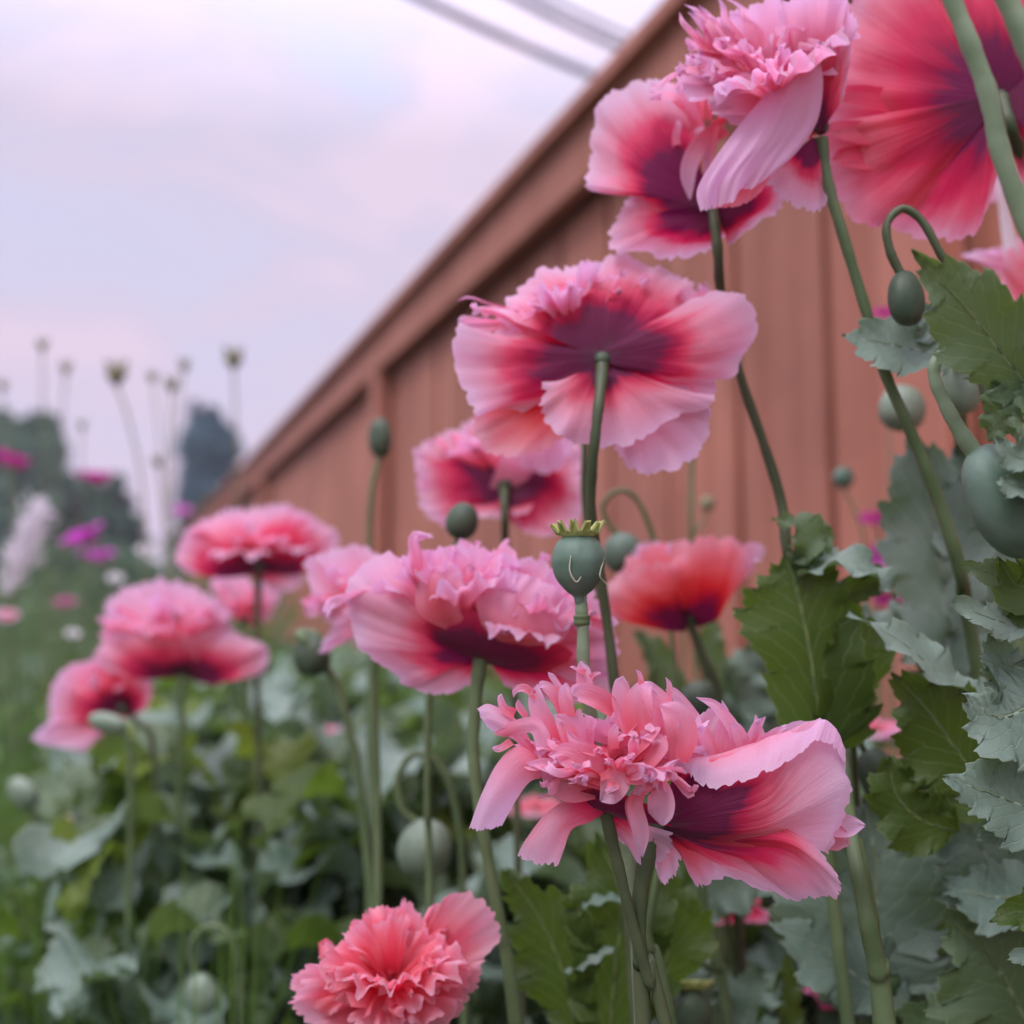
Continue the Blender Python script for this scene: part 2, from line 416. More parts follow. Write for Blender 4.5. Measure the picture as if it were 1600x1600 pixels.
green_mat('stem', (.07, .12, .045), (.15, .21, .10), .45, scale=28, bump=.1)
green_mat('stem_dark', (.045, .07, .03), (.10, .12, .06), .45, scale=28, bump=.1)
green_mat('stem_pale', (.16, .23, .13), (.23, .31, .19), .45, scale=90, bump=.1)
green_mat('pod', (.065, .125, .085), (.145, .225, .17), .48, scale=55, bump=.25)
green_mat('pod_pale', (.16, .23, .16), (.24, .32, .23), .5, scale=90, bump=.15)
green_mat('pod_dark', (.04, .07, .04), (.075, .11, .065), .5, scale=90, bump=.2)
green_mat('crown_yellow', (.30, .36, .09), (.52, .56, .22), .55, scale=200, bump=.2)
green_mat('leaf_grey', (.105, .19, .135), (.27, .37, .30), .5, .25, (.16, .28, .08), .5, 18, .4, True, (.42, .52, .40))
green_mat('leaf_mid', (.09, .155, .07), (.145, .22, .12), .45, .36, (.16, .28, .04), .35, 18, .4, True, (.28, .36, .18))
green_mat('leaf_green', (.045, .09, .015), (.075, .13, .025), .45, .42, (.14, .26, .02), .35, 18, .4, True, (.25, .34, .12))
green_mat('leaf_lime', (.12, .19, .02), (.18, .26, .05), .45, .42, (.26, .40, .03), .3, 40, .4, True, (.3, .4, .14))
green_mat('grass_blade', (.08, .17, .03), (.15, .27, .06), .5, .4, (.18, .36, .05), .1, 3)
green_mat('feather_green', (.08, .15, .06), (.15, .24, .11), .6, .35, (.15, .26, .07), .1, 3)
green_mat('tree_green', (.05, .12, .075), (.15, .28, .18), .7, .25, (.08, .16, .05), .1, .5)
green_mat('conifer_blue', (.06, .15, .17), (.11, .23, .27), .7, .1, (.06, .10, .08), .1, 1.2)
green_mat('dry_head', (.16, .17, .09), (.26, .25, .14), .7, scale=200, bump=.2)
green_mat('bark', (.10, .07, .05), (.18, .13, .10), .8, scale=6, bump=.5)
green_mat('scar', (.40, .42, .28), (.52, .52, .38), .6, scale=200, bump=.1)

# stained timber
m, n, l, out = newmat('fence_wood')
tc = n.new('ShaderNodeTexCoord')
mp_ = n.new('ShaderNodeMapping'); mp_.inputs['Scale'].default_value = (13, 13, .8); l.new(tc.outputs['Object'], mp_.inputs[0])
no = n.new('ShaderNodeTexNoise'); no.inputs['Scale'].default_value = 2.2; no.inputs['Detail'].default_value = 7; no.inputs['Distortion'].default_value = .6
l.new(mp_.outputs[0], no.inputs['Vector'])
r = n.new('ShaderNodeValToRGB'); r.color_ramp.elements[0].position = .3; r.color_ramp.elements[1].position = .72
r.color_ramp.elements[0].color = (.32, .122, .078, 1); r.color_ramp.elements[1].color = (.43, .185, .13, 1)
l.new(no.outputs['Fac'], r.inputs[0])
oi = n.new('ShaderNodeObjectInfo')
hs = n.new('ShaderNodeHueSaturation'); mrn = n.new('ShaderNodeMapRange'); mrn.inputs[3].default_value = .96; mrn.inputs[4].default_value = 1.16
l.new(oi.outputs['Random'], mrn.inputs[0]); l.new(mrn.outputs[0], hs.inputs['Value']); st = n.new('ShaderNodeTexNoise'); st.inputs['Scale'].default_value = 1.7; st.inputs['Detail'].default_value = 6; st.inputs['Roughness'].default_value = .65; l.new(tc.outputs['Object'], st.inputs['Vector'])
sr = n.new('ShaderNodeMapRange'); sr.inputs[1].default_value = .35; sr.inputs[2].default_value = .65; sr.inputs[3].default_value = .80; sr.inputs[4].default_value = 1.12; l.new(st.outputs['Fac'], sr.inputs[0])
sv_ = n.new('ShaderNodeVectorMath'); sv_.operation = 'SCALE'; l.new(r.outputs[0], sv_.inputs[0]); l.new(sr.outputs[0], sv_.inputs['Scale'])
l.new(sv_.outputs[0], hs.inputs['Color'])
bu = n.new('ShaderNodeBump'); bu.inputs['Strength'].default_value = .2; bu.inputs['Distance'].default_value = .003; l.new(no.outputs['Fac'], bu.inputs['Height'])
p = n.new('ShaderNodeBsdfPrincipled'); p.inputs['Roughness'].default_value = .6; p.inputs['Specular IOR Level'].default_value = .25
l.new(hs.outputs[0], p.inputs['Base Color']); l.new(bu.outputs[0], p.inputs['Normal']); l.new(p.outputs[0], out.inputs[0])
M['wood'] = m

def plain(name, c, rough=.6, metal=0, c2=None, scale=5):
    m, n, l, out = newmat(name)
    p = n.new('ShaderNodeBsdfPrincipled'); p.inputs['Roughness'].default_value = rough; p.inputs['Metallic'].default_value = metal
    no = n.new('ShaderNodeTexNoise'); no.inputs['Scale'].default_value = scale; no.inputs['Detail'].default_value = 8
    tc = n.new('ShaderNodeTexCoord'); l.new(tc.outputs['Object'], no.inputs['Vector'])
    r = n.new('ShaderNodeValToRGB'); r.color_ramp.elements[0].color = (*c, 1); r.color_ramp.elements[1].color = (*(c2 or c), 1)
    r.color_ramp.elements[0].position = .35; r.color_ramp.elements[1].position = .65
    l.new(no.outputs['Fac'], r.inputs[0]); l.new(r.outputs[0], p.inputs['Base Color'])
    b = n.new('ShaderNodeBump'); b.inputs['Strength'].default_value = .3; l.new(no.outputs['Fac'], b.inputs['Height']); l.new(b.outputs[0], p.inputs['Normal'])
    l.new(p.outputs[0], out.inputs[0]); M[name] = m
plain('cable', (.2, .2, .26), .5, c2=(.26, .26, .32))
plain('soil', (.07, .05, .035), .9, c2=(.06, .09, .03), scale=3)
plain('wood_dark', (.10, .04, .035), .8, c2=(.13, .055, .045))

# ------------------------------------------------------------------ ground
gp = 120.0
gn = 60
gx = np.sign(np.linspace(-1, 1, gn)) * np.abs(np.linspace(-1, 1, gn)) ** 3 * gp
GX, GY = np.meshgrid(gx, gx, indexing='ij')
GZ = .03 * np.sin(GX * 2.1) * np.sin(GY * 1.7 + 1) * (np.abs(GX) < 30) - .02
mesh('ground', np.stack([GX, GY, GZ], -1), gridfaces(gn, gn), M['soil'], tag={'kind': 'structure'})

# ------------------------------------------------------------------ haze
m, n, l, out = newmat('haze_air')
pv = n.new('ShaderNodeVolumePrincipled'); pv.inputs['Color'].default_value = (.86, .84, .96, 1); pv.inputs['Density'].default_value = .0035; pv.inputs['Anisotropy'].default_value = .2
l.new(pv.outputs[0], out.inputs['Volume'])
hx = 130.0
HV = [(x, y, z) for z in (-1.2, 12.0) for (x, y) in ((-hx, -hx), (hx, -hx), (hx, hx), (-hx, hx))]
mesh('haze', HV, [(3, 2, 1, 0), (4, 5, 6, 7), (0, 1, 5, 4), (1, 2, 6, 5), (2, 3, 7, 6), (3, 0, 4, 7)], m, smooth=False, tag={'kind': 'stuff', 'label': 'thin evening haze in the air', 'category': 'haze'})

# ------------------------------------------------------------------ fence: runs from the right foreground away to the left
FO = np.array([0.0, 2.44]); FD = np.array([-.3625, .932]); FD /= np.linalg.norm(FD)
FN = np.array([-FD[1], FD[0]])            # towards the garden side?
if FN @ np.array([-1, -.4]) < 0: FN = -FN
FH = 1.812
fence = Root('timber_fence', (FO[0], FO[1], 0), 'red-brown stained board fence with capped top running away behind the poppies', 'fence')

def fbox(name, s0, s1, n0, n1, z0, z1, mat, parent=None, bev=.002, tag=None):
    """box: s along the fence, n out towards the garden, z up, edges bevelled"""
    V = []; b = bev
    import itertools
    def pt(s, q, z):
        xy = FO + FD * s + FN * q; return (xy[0], xy[1], z)
    # octagonal-ish bevel along long edges: section in (n,z) swept along s
    sec = [(n0 + b, z0), (n1 - b, z0), (n1, z0 + b), (n1, z1 - b), (n1 - b, z1), (n0 + b, z1), (n0, z1 - b), (n0, z0 + b)]
    secb = [(n0 + b, z0 + b), (n1 - b, z0 + b), (n1 - b, z0 + b), (n1 - b, z1 - b), (n1 - b, z1 - b), (n0 + b, z1 - b), (n0 + b, z1 - b), (n0 + b, z0 + b)]
    rings = [(s0, secb), (s0 + b, sec), (s1 - b, sec), (s1, secb)]
    for s, cc in rings:
        for q, z in cc: V.append(pt(s, q, z))
    f = []
    for i in range(3):
        for j in range(8):
            a = i * 8 + j; c = i * 8 + (j + 1) % 8
            f.append((a, c, c + 8, a + 8))
    f.append(tuple(range(7, -1, -1))); f.append(tuple(range(24, 32)))
    return mesh(name, V, f, mat, fence, parent, smooth=False, tag=tag)

rs = random.Random(4)
s = -2.6
bw = .21
k = 0
while s < 8.2:
    off = rs.uniform(-.002, .002)
    fbox('board', s, s + bw - .018, -.012 + off, .008 + off, .05, FH - .135, M['wood'])
    s += bw; k += 1
fbox('backing_rail', -2.6, 8.2, -.05, -.016, .1, FH - .05, M['wood'])
fbox('fascia_rail', -2.6, 8.2, .03, .062, FH - .125, FH - .012, M['wood'])
fbox('cap_board', -2.6, 8.2, -.07, .090, FH - .009, FH + .022, M['wood'])
for ps in (-1.35, 1.05, 3.45, 5.85):
    po = fbox('post', ps - .045, ps + .045, .022, .062, .0, FH - .127, M['wood'])
fbox('bottom_rail', -2.6, 8.2, .022, .045, .12, .22, M['wood'])

# ------------------------------------------------------------------ cables in the sky
def cable(p0, p1, D0, D1, r, label):
    A = W((p0[0], p0[1], 0), D0); B = W((p1[0], p1[1], 0), D1)
    d = B - A; A2 = A - d * 1.2; B2 = B + d * 1.2
    P = [A2 + (B2 - A2) * t - np.array([0, 0, .12 * (1 - (2 * t - 1) ** 2)]) + np.array([0, 0, .10]) for t in np.linspace(0, 1, 7)]
    V, f, uv = tube(P, [r] * 7, 8)
    o = mesh('overhead_cable', V, f, M['cable'], tag={'label': label, 'category': 'cable', 'group': 'overhead cables crossing the sky'})
cable((665, -2), (965, 130), 5.0, 5.6, .021, 'thick grey cable, lowest of those crossing above the fence')
cable((815, -2), (1010, 88), 5.6, 6.2, .022, 'thinner grey cable just above the thick lowest one')
cable((862, -2), (1018, 70), 6.4, 7.0, .016, 'faint grey cable, topmost of those crossing the sky')

# ------------------------------------------------------------------ poppies
GF = 'pink poppies in flower'
GB = 'nodding poppy buds'
GP = 'poppy seed pods'
CATF = 'poppy'

def plant(px, D, label, cat=CATF, group=None, name='poppy_plant'):
    b = W((px[0], px[1], 0), D)
    return Root(name, (float(b[0]), float(b[1]), 0.0), label, cat, group)

def receptacle(c, axis, D, root, r=13, mat='pod_dark'):
    return lathe(c, axis, [(r * .45, -r * .3), (r * .75, -r * .1), (r, r * .4), (r * .9, r * 1.1), (.1, r * 1.5)], D, M[mat], root, name='flower')

PD = M['petal_shaded']; PB = M['petal_blotch']
PR, PPL, PI, PC, PRD, PM = (M['petal_rose'], M['petal_pale'], M['petal_inner'], M['petal_coral'], M['petal_red'], M['petal_mauve'])

def underdisc(c, axis, r, D, root, fl, mat, seed, th=(88, 90)):
    for i in range(3):
        radial(c, axis, i * 120 + seed, r, 165, D, mat, root, fl, th0=th[0], th1=th[1], seed=seed + i, ruf=2, jag=2, u1=.62, nu=12, nv=22)

def crumple(c, axis, n, L, D, mat, root, fl, seed, th=(12, 55), spread=62, u0=.45, ruf=.09, jag=7, r0=10, asp=(1, 1, 1)):
    """ring of broad crumpled inner petals standing in the bloom"""
    rg = np.random.RandomState(seed)
    for i in range(n):
        f = (i + .5) / n; t = th[0] + (th[1] - th[0]) * f
        l = L * rg.uniform(.75, 1.1)
        radial(c, axis, i * 137.5 + rg.uniform(-15, 15), l, spread * rg.uniform(.8, 1.5), D, mat, root, fl, th0=t + rg.uniform(-10, 5), th1=t + rg.uniform(5, 50),
               seed=seed * 50 + i, ruf=l * ruf, jag=jag, u0=u0, u1=rg.uniform(.9, 1.02), nu=16, nv=36, asp=asp, bw=r0, name='inner_petal', kf=1.7)

# ---- hero right flower: bowl tipped to the right, seen from below
D = .43
h = plant((1005, 1600), D, 'sharp pink poppy tipped sideways on a thick stem, its dark purple blotch showing', group=GF)
stem([(1024, 1285, 8), (1012, 1330, 3), (1000, 1400, 0), (1000, 1500, 0), (1006, 1620, 0)], [30, 31, 25, 23, 25], D, h, M['stem_dark'])
fl = receptacle((1030, 1285, 6), (.6, -.6, .4), D, h, 16)
# main petal, its upper rim rolled over towards us
patch([[(1034, 1270, 0), (1040, 1272, -2), (1044, 1278, -3), (1044, 1285, -3), (1040, 1292, 0), (1036, 1296, 4)],
       [(1046, 1232, -4), (1082, 1222, -18), (1112, 1238, -30), (1122, 1266, -34), (1112, 1296, -26), (1092, 1316, -6)],
       [(1052, 1202, 4), (1112, 1192, -10), (1176, 1196, -24), (1202, 1238, -40), (1192, 1290, -36), (1160, 1324, -10)],
       [(1058, 1190, 10), (1124, 1178, 4), (1206, 1152, -8), (1262, 1148, -26), (1262, 1256, -40), (1222, 1320, -14)],
       [(1062, 1196, -12), (1116, 1204, -30), (1212, 1174, -34), (1294, 1126, -22), (1316, 1226, -34), (1282, 1330, -16)],
       [(1064, 1204, -22), (1110, 1230, -46), (1206, 1206, -52), (1284, 1160, -42), (1328, 1232, -26), (1296, 1336, -10)]],
      D, PPL, h, fl, u1=1.22, nu=50, nv=100, ruf=4.2, jag=7, seed=3, kf=.6)
# trumpet fold going down right
patch([[(1038, 1290, 0), (1040, 1294, 2), (1042, 1298, 6), (1040, 1300, 10)],
       [(1120, 1296, -22), (1122, 1312, -14), (1112, 1322, 2), (1100, 1324, 20)],
       [(1210, 1290, -30), (1222, 1318, -26), (1204, 1338, -4), (1160, 1342, 24)],
       [(1268, 1316, -26), (1276, 1352, -26), (1262, 1374, 2), (1196, 1372, 30)],
       [(1290, 1330, -16), (1314, 1392, -14), (1290, 1405, 10), (1222, 1392, 36)]],
      D, PR, h, fl, nu=36, nv=60, ruf=5, jag=7, seed=4, kf=.8, u1=1.14)
# lower back petal, translucent
fan((1045, 1298, 14), [(1066, 1330, 40), (1096, 1378, 46), (1150, 1372, 50), (1212, 1398, 52), (1262, 1402, 46), (1280, 1340, 40)], D, PPL, h, fl,
    b1=(4, 8, 0), ruf=5, jag=7, u0=.25, seed=5, nv=44)
fan((1030, 1302, 20), [(1022, 1350, 26), (1034, 1382, 30), (1052, 1372, 34), (1066, 1340, 34)], D, PPL, h, fl, u0=.3, ruf=3, jag=8, seed=6)
fan((1050, 1300, 18), [(1072, 1352, 26), (1090, 1386, 30), (1112, 1372, 34), (1120, 1336, 34)], D, PR, h, fl, u0=.3, ruf=3, jag=8, seed=7)
# far right lobes
ribbon([(1240, 1270, 20), (1290, 1285, 20), (1322, 1292, 14), (1354, 1290, 8)], [40, 44, 42, 30], D, PI, h, fl, u0=.6, seed=8, ruf=2, notch=6, nu=18, nv=11)
ribbon([(1240, 1290, 24), (1285, 1302, 24), (1310, 1312, 18), (1330, 1320, 12)], [40, 46, 40, 24], D, PC, h, fl, u0=.5, seed=9, ruf=2, notch=6, nu=18, nv=11)
# inside the bowl: back wall of petals above the rolled rim
fan((1050, 1240, 40), [(1060, 1180, 40), (1082, 1130, 50), (1120, 1100, 60), (1150, 1130, 60), (1180, 1170, 50)], D, PI, h, fl, u0=.35, ruf=5, jag=8, seed=10, nv=40)
fan((1080, 1240, 50), [(1170, 1190, 50), (1190, 1150, 60), (1240, 1128, 70), (1285, 1124, 60), (1300, 1150, 30), (1306, 1180, 10)], D, PI, h, fl, u0=.3, ruf=4, jag=5, seed=11, nv=44)
for q in ([(1120, 1190, 20), (1100, 1150, 18), (1070, 1105, 14), (1052, 1082, 8), (1040, 1078, 4)],
          [(1130, 1190, 22), (1128, 1150, 20), (1132, 1120, 18), (1128, 1094, 14)],
          [(1140, 1190, 20), (1150, 1150, 14), (1120, 1105, 10), (1088, 1090, 6)],
          [(1170, 1186, 20), (1160, 1160, 14), (1150, 1138, 10), (1146, 1128, 8)],
          [(1190, 1180, 18), (1200, 1160, 10), (1215, 1145, 6), (1230, 1138, 2)],
          [(1175, 1185, 24), (1185, 1160, 20), (1184, 1140, 16), (1180, 1116, 14)],
          [(1095, 1200, 24), (1080, 1160, 20), (1060, 1140, 14), (1055, 1120, 10)],
          [(1150, 1180, 22), (1170, 1165, 18), (1182, 1136, 16), (1196, 1120, 10)]):
    ribbon(q, [16, 24, 18, 7], D, PI, h, fl, nrm=(.2, -.2, -1), seed=int(q[0][0] * 3 + q[-1][1]), u0=.62, ruf=2, nu=16)

# ---- hero left flower: shaggy double
D = .42
h = plant((1040, 1600), D + .01, 'sharp shaggy double pink poppy with curled ribbon petals, second stem crossing behind', group=GF)
stem([(946, 1268, 14), (958, 1320, 16), (975, 1390, 20), (990, 1450, 24), (1015, 1535, 30), (1044, 1620, 30)], [22, 20, 18, 18, 20, 21], D, h, M['stem_dark'])
fl = receptacle((946, 1262, 14), (-.05, -1, .1), D, h, 15)
fan((948, 1272, 12), [(898, 1238, -20), (930, 1232, -34), (970, 1240, -36), (1020, 1262, -26), (1052, 1292, -4)], D, PR, h, fl, u1=.40, b1=(2, 6, -10), ruf=1, jag=2, seed=20)
# lower left broad petal
patch([[(940, 1250, 0), (944, 1258, -4), (948, 1268, 0)],
       [(898, 1246, -6), (902, 1262, -12), (922, 1284, -4)],
       [(856, 1268, -14), (872, 1284, -20), (894, 1296, -14)],
       [(822, 1310, -18), (850, 1318, -24), (882, 1326, -18)],
       [(806, 1340, -14), (838, 1350, -18), (872, 1352, -14)]], D, PR, h, fl, u0=.4, ruf=3, jag=6, seed=21, nu=26, nv=26)
# big left petal falling down
patch([[(860, 1196, -4), (866, 1206, -8), (872, 1216, -6)],
       [(812, 1166, -12), (822, 1190, -20), (848, 1216, -12)],
       [(778, 1190, -16), (798, 1212, -26), (828, 1222, -16)],
       [(752, 1240, -18), (776, 1252, -28), (808, 1250, -16)],
       [(732, 1296, -14), (756, 1298, -22), (784, 1292, -14)]], D, PI, h, fl, u0=.5, ruf=3, jag=5, seed=22, nu=30, nv=26)
# left rounded lobe
patch([[(836, 1168, 0), (834, 1176, -4), (832, 1184, 0)],
       [(806, 1124, -4), (804, 1142, -14), (806, 1158, -6)],
       [(766, 1100, -8), (772, 1126, -18), (786, 1148, -8)],
       [(746, 1108, -8), (752, 1124, -14), (764, 1140, -8)]], D, PI, h, fl, u0=.6, u1=1.02, ruf=2, jag=3, seed=23)
# curled over lobe
patch([[(770, 1146, -6), (780, 1150, -10), (790, 1152, -10)],
       [(798, 1128, -18), (808, 1136, -22), (818, 1146, -20)],
       [(834, 1120, -26), (834, 1134, -28), (830, 1146, -24)],
       [(856, 1140, -30), (846, 1150, -30), (836, 1160, -24)],
       [(862, 1172, -26), (850, 1178, -26), (842, 1188, -20)]], D, PI, h, fl, u0=.65, u1=1.0, ruf=1.5, jag=2, seed=24)
RB = [  # spine, widths : read off the photograph
 ([(870, 1180, -6), (850, 1130, -16), (838, 1095, -20), (840, 1068, -18)], [26, 34, 26, 10]),
 ([(838, 1090, -18), (820, 1076, -22), (806, 1078, -22), (802, 1090, -20)], [12, 14, 10, 5]),
 ([(822, 1120, -8), (812, 1105, -10), (810, 1092, -10)], [10, 12, 6]),
 ([(880, 1115, -10), (866, 1085, -14), (850, 1072, -16), (842, 1074, -16)], [18, 22, 16, 8]),
 ([(892, 1110, -4), (884, 1090, -6), (866, 1062, -8), (856, 1050, -8)], [14, 12, 10, 7]),
 ([(890, 1120, -20), (884, 1092, -22), (884, 1066, -20)], [22, 22, 14]),
 ([(930, 1100, 4), (916, 1080, 2), (912, 1052, 2), (908, 1032, 4)], [14, 26, 24, 14]),
 ([(914, 1052, 0), (902, 1046, -4), (890, 1042, -6)], [12, 8, 4]),
 ([(924, 1060, 0), (930, 1054, -4), (940, 1052, -6)], [12, 8, 4]),
 ([(960, 1110, -14), (935, 1092, -22), (905, 1082, -24), (892, 1086, -22)], [26, 34, 28, 12]),
 ([(985, 1150, -14), (972, 1100, -18), (970, 1070, -18), (974, 1056, -16)], [24, 34, 24, 10]),
 ([(1000, 1150, -20), (998, 1110, -26), (1004, 1080, -26), (1020, 1066, -22)], [30, 50, 36, 14]),
 ([(1002, 1068, -24), (1000, 1056, -22), (994, 1046, -20)], [10, 8, 4]),
 ([(1040, 1150, -10), (1030, 1110, -16), (1010, 1078, -18), (1000, 1066, -16)], [34, 52, 34, 12]),
 ([(1036, 1110, -4), (1046, 1090, -8), (1046, 1070, -8), (1040, 1058, -6)], [14, 12, 10, 5]),
 ([(1030, 1110, -6), (1022, 1090, -10), (1016, 1076, -10)], [14, 12, 6]),
 ([(1060, 1190, -14), (1064, 1150, -20), (1052, 1118, -22), (1030, 1100, -20)], [30, 50, 44, 20]),
 ([(1010, 1200, -28), (1030, 1170, -34), (1024, 1155, -36), (1000, 1152, -36)], [24, 30, 22, 10]),
 ([(960, 1170, -34), (958, 1150, -38), (964, 1130, -38)], [14, 16, 10]),
 ([(900, 1180, -24), (890, 1155, -30), (880, 1130, -32), (866, 1116, -30)], [20, 26, 24, 12]),
 ([(950, 1176, -36), (925, 1172, -40), (900, 1160, -40), (886, 1140, -38)], [14, 18, 16, 8]),
 ([(940, 1220, -30), (915, 1200, -38), (885, 1182, -42), (856, 1180, -40)], [26, 46, 40, 12]),
 ([(950, 1230, -26), (910, 1215, -34), (860, 1200, -36), (822, 1192, -34)], [22, 34, 30, 10]),
 ([(930, 1240, -20), (890, 1236, -26), (862, 1216, -28), (845, 1206, -26)], [20, 38, 34, 14]),
 ([(950, 1200, -40), (962, 1215, -46), (955, 1235, -46), (938, 1252, -40)], [34, 48, 44, 26]),
 ([(985, 1205, -40), (1000, 1212, -44), (1005, 1230, -40), (985, 1240, -40)], [22, 28, 26, 12]),
 ([(1020, 1230, -36), (1030, 1235, -42), (1036, 1262, -44), (1034, 1290, -36)], [16, 36, 44, 34]),
 ([(1000, 1235, -36), (992, 1262, -40), (1000, 1300, -38), (1004, 1340, -30)], [20, 26, 26, 10]),
 ([(1000, 1245, -30), (984, 1255, -36), (988, 1285, -36), (1000, 1310, -30)], [12, 16, 12, 6]),
 ([(1000, 1230, -34), (1018, 1226, -40), (1040, 1200, -42), (1062, 1185, -36)], [14, 14, 12, 6]),
 ([(870, 1240, -14), (852, 1244, -18), (838, 1247, -20)], [4, 3, 2]),
 ([(1030, 1220, -34), (1050, 1212, -40), (1052, 1222, -40)], [14, 18, 12]),
 ([(800, 1160, -10), (782, 1170, -14), (768, 1170, -14)], [16, 12, 5]),
 ([(804, 1116, -8), (788, 1108, -14), (782, 1092, -14), (784, 1084, -12)], [18, 14, 10, 5]),
]
for i, (sp, ws) in enumerate(RB):
    ribbon(sp, ws, D, PI, h, fl, nrm=(math.sin(i * 2.1) * .35, -.35 + .3 * math.cos(i * 1.3), -1), seed=300 + i, u0=.52, u1=.98, ruf=2.2, cup=.32 + .15 * math.sin(i), nu=20, nv=11, notch=1.5)
tuft((955, 1215, -6), (0, -1, -.25), 64, 86, 17, D, PI, h, fl, th=(5, 76), seed=31, r0=30, u0=.42, spread=(1.15, 1, .7), notch=4, nu=12, nv=7)
crumple((925, 1225, 18), (-.25, -1, .15), 9, 118, D, PI, h, fl, 34, th=(2, 50), spread=42, u0=.5, r0=14, jag=12, asp=(1.1, 1, .6))
crumple((1010, 1225, 18), (.2, -1, .15), 7, 120, D, PI, h, fl, 35, th=(2, 40), spread=42, u0=.5, r0=14, jag=12, asp=(1.1, 1, .6))
# petals hanging behind the stems
fan((950, 1275, 20), [(960, 1300, 34), (985, 1334, 36), (1010, 1352, 36), (1046, 1336, 34), (1050, 1300, 30)], D, PPL, h, fl, u0=.35, ruf=4, jag=6, seed=33)

# ---- sharp seed pod with yellow crown
D = .455
h = plant((1004, 1700), D, 'sharp green seed pod with ragged yellow crown and scratched side', 'seed pod', GP, 'poppy_seedhead')
stem([(908, 930, 0), (909, 960, 0), (911, 985, 0), (914, 1060, 6), (940, 1200, 60), (985, 1360, 90), (1004, 1640, 90)], [18, 21, 19, 22, 22, 24], D, h, M['stem_pale'])
pd = lathe((904, 884, 0), (-.03, -1, .05), [(8, -58), (10, -48), (22, -38), (36, -20), (42, 0), (42, 14), (36, 32), (26, 44), (14, 48), (0.1, 49)], D, M['pod'], h, name='pod_body', nseg=48, rib=.012, nrib=10, n=40)
lathe((909, 968, 0), (0, -1, 0), [(11, -10), (13, -6), (12.5, 0), (13.5, 5), (10, 8)], D, M['stem'], h, name='stem_collar', n=14)
# crown: stigma disc with upturned folded rays
V = []; Fc = []; nr = 11
a_, e1, e2 = frame((-.03, -1, .12))
for i in range(nr):
    an = 2 * math.pi * i / nr + .1
    for (r, dh, da) in ((4, 2, 0), (24, 2, -.25), (24, 2, .25), (27, 5, 0), (43 + 2 * math.sin(i * 2.3), 21 + 3 * math.sin(i * 1.7), -.09), (43 + 2 * math.sin(i * 2.3), 21 + 3 * math.sin(i * 1.7), .09), (36, 19, 0), (34, 5, -.23), (34, 5, .23)):
        q = np.array((903., 838., 0)) + a_ * dh + (e1 * math.cos(an + da) + e2 * math.sin(an + da)) * r
        V.append(q)
    b = i * 9
    Fc += [(b, b + 1, b + 3), (b, b + 3, b + 2), (b + 1, b + 7, b + 6, b + 3), (b + 3, b + 6, b + 8, b + 2), (b + 7, b + 4, b + 6), (b + 6, b + 5, b + 8)]
cro = mesh('pod_crown', W(np.array(V), D), Fc, M['crown_yellow'], h, pd, smooth=False)
so_ = cro.modifiers.new('s', 'SOLIDIFY'); so_.thickness = .0009; so_.offset = 0
lathe((903, 836, 0), (-.03, -1, .12), [(22, -4), (27, 0), (26, 4), (18, 5), (.1, 5)], D, M['crown_yellow'], h, pd, name='crown_disc', n=12)
for sp in ([(892, 868, -42), (890, 890, -44), (896, 905, -43), (902, 909, -42), (908, 901, -42)], [(944, 872, -14), (938, 893, -25), (938, 902, -25), (946, 911, -10), (952, 917, -6)]):
    V_, f_, uv_ = tube([W(q, D) for q in sp], [.00022, .00030, .00034, .0003, .0002], 6)
    mesh('scratch', V_, f_, M['scar'], h, pd, uv_)

# ---- bottom coral flower seen from above
D = .50
h = plant((640, 1700), D, 'bright coral-pink ruffled poppy seen from above at the bottom', group=GF)
stem([(625, 1560, 40), (635, 1640, 50), (650, 1750, 50)], [24, 24], D, h)
fl = receptacle((618, 1552, 60), (.0, -.7, -.7), D, h, 14)
for i, (rim, z) in enumerate([([(660, 1460), (690, 1410), (730, 1390), (770, 1420), (780, 1470), (740, 1520)], 10), ([(545, 1480), (560, 1440), (610, 1425), (630, 1402), (660, 1430)], 20),
                         ([(470, 1570), (450, 1540), (480, 1510), (520, 1500), (540, 1470)], 6), ([(500, 1620), (480, 1600), (455, 1570), (470, 1530)], -10), ([(600, 1640), (560, 1650), (510, 1620)], -26),
                         ([(760, 1500), (735, 1560), (690, 1610), (620, 1640)], -16)]):
    r3 = [(x, y, z + 12 * math.sin(j * 1.9)) for j, (x, y) in enumerate(rim)]
    fan((615, 1535, 24), r3, D, PC, h, fl, b1=(0, 4, 14), b2=(0, -2, 8), u0=.25, ruf=6, jag=9, seed=40 + i, nv=44, bw=12)
crumple((612, 1538, 14), (-.05, -.72, -.72), 22, 112, D, PC, h, fl, 44, th=(6, 84), spread=58, u0=.34, ruf=.10, jag=9, r0=18, asp=(1.1, .95, 1))
tuft((612, 1530, 10), (-.02, -.75, -.68), 22, 84, 24, D, PC, h, fl, th=(4, 70), seed=46, r0=40, u0=.35, hook=.25, notch=5)

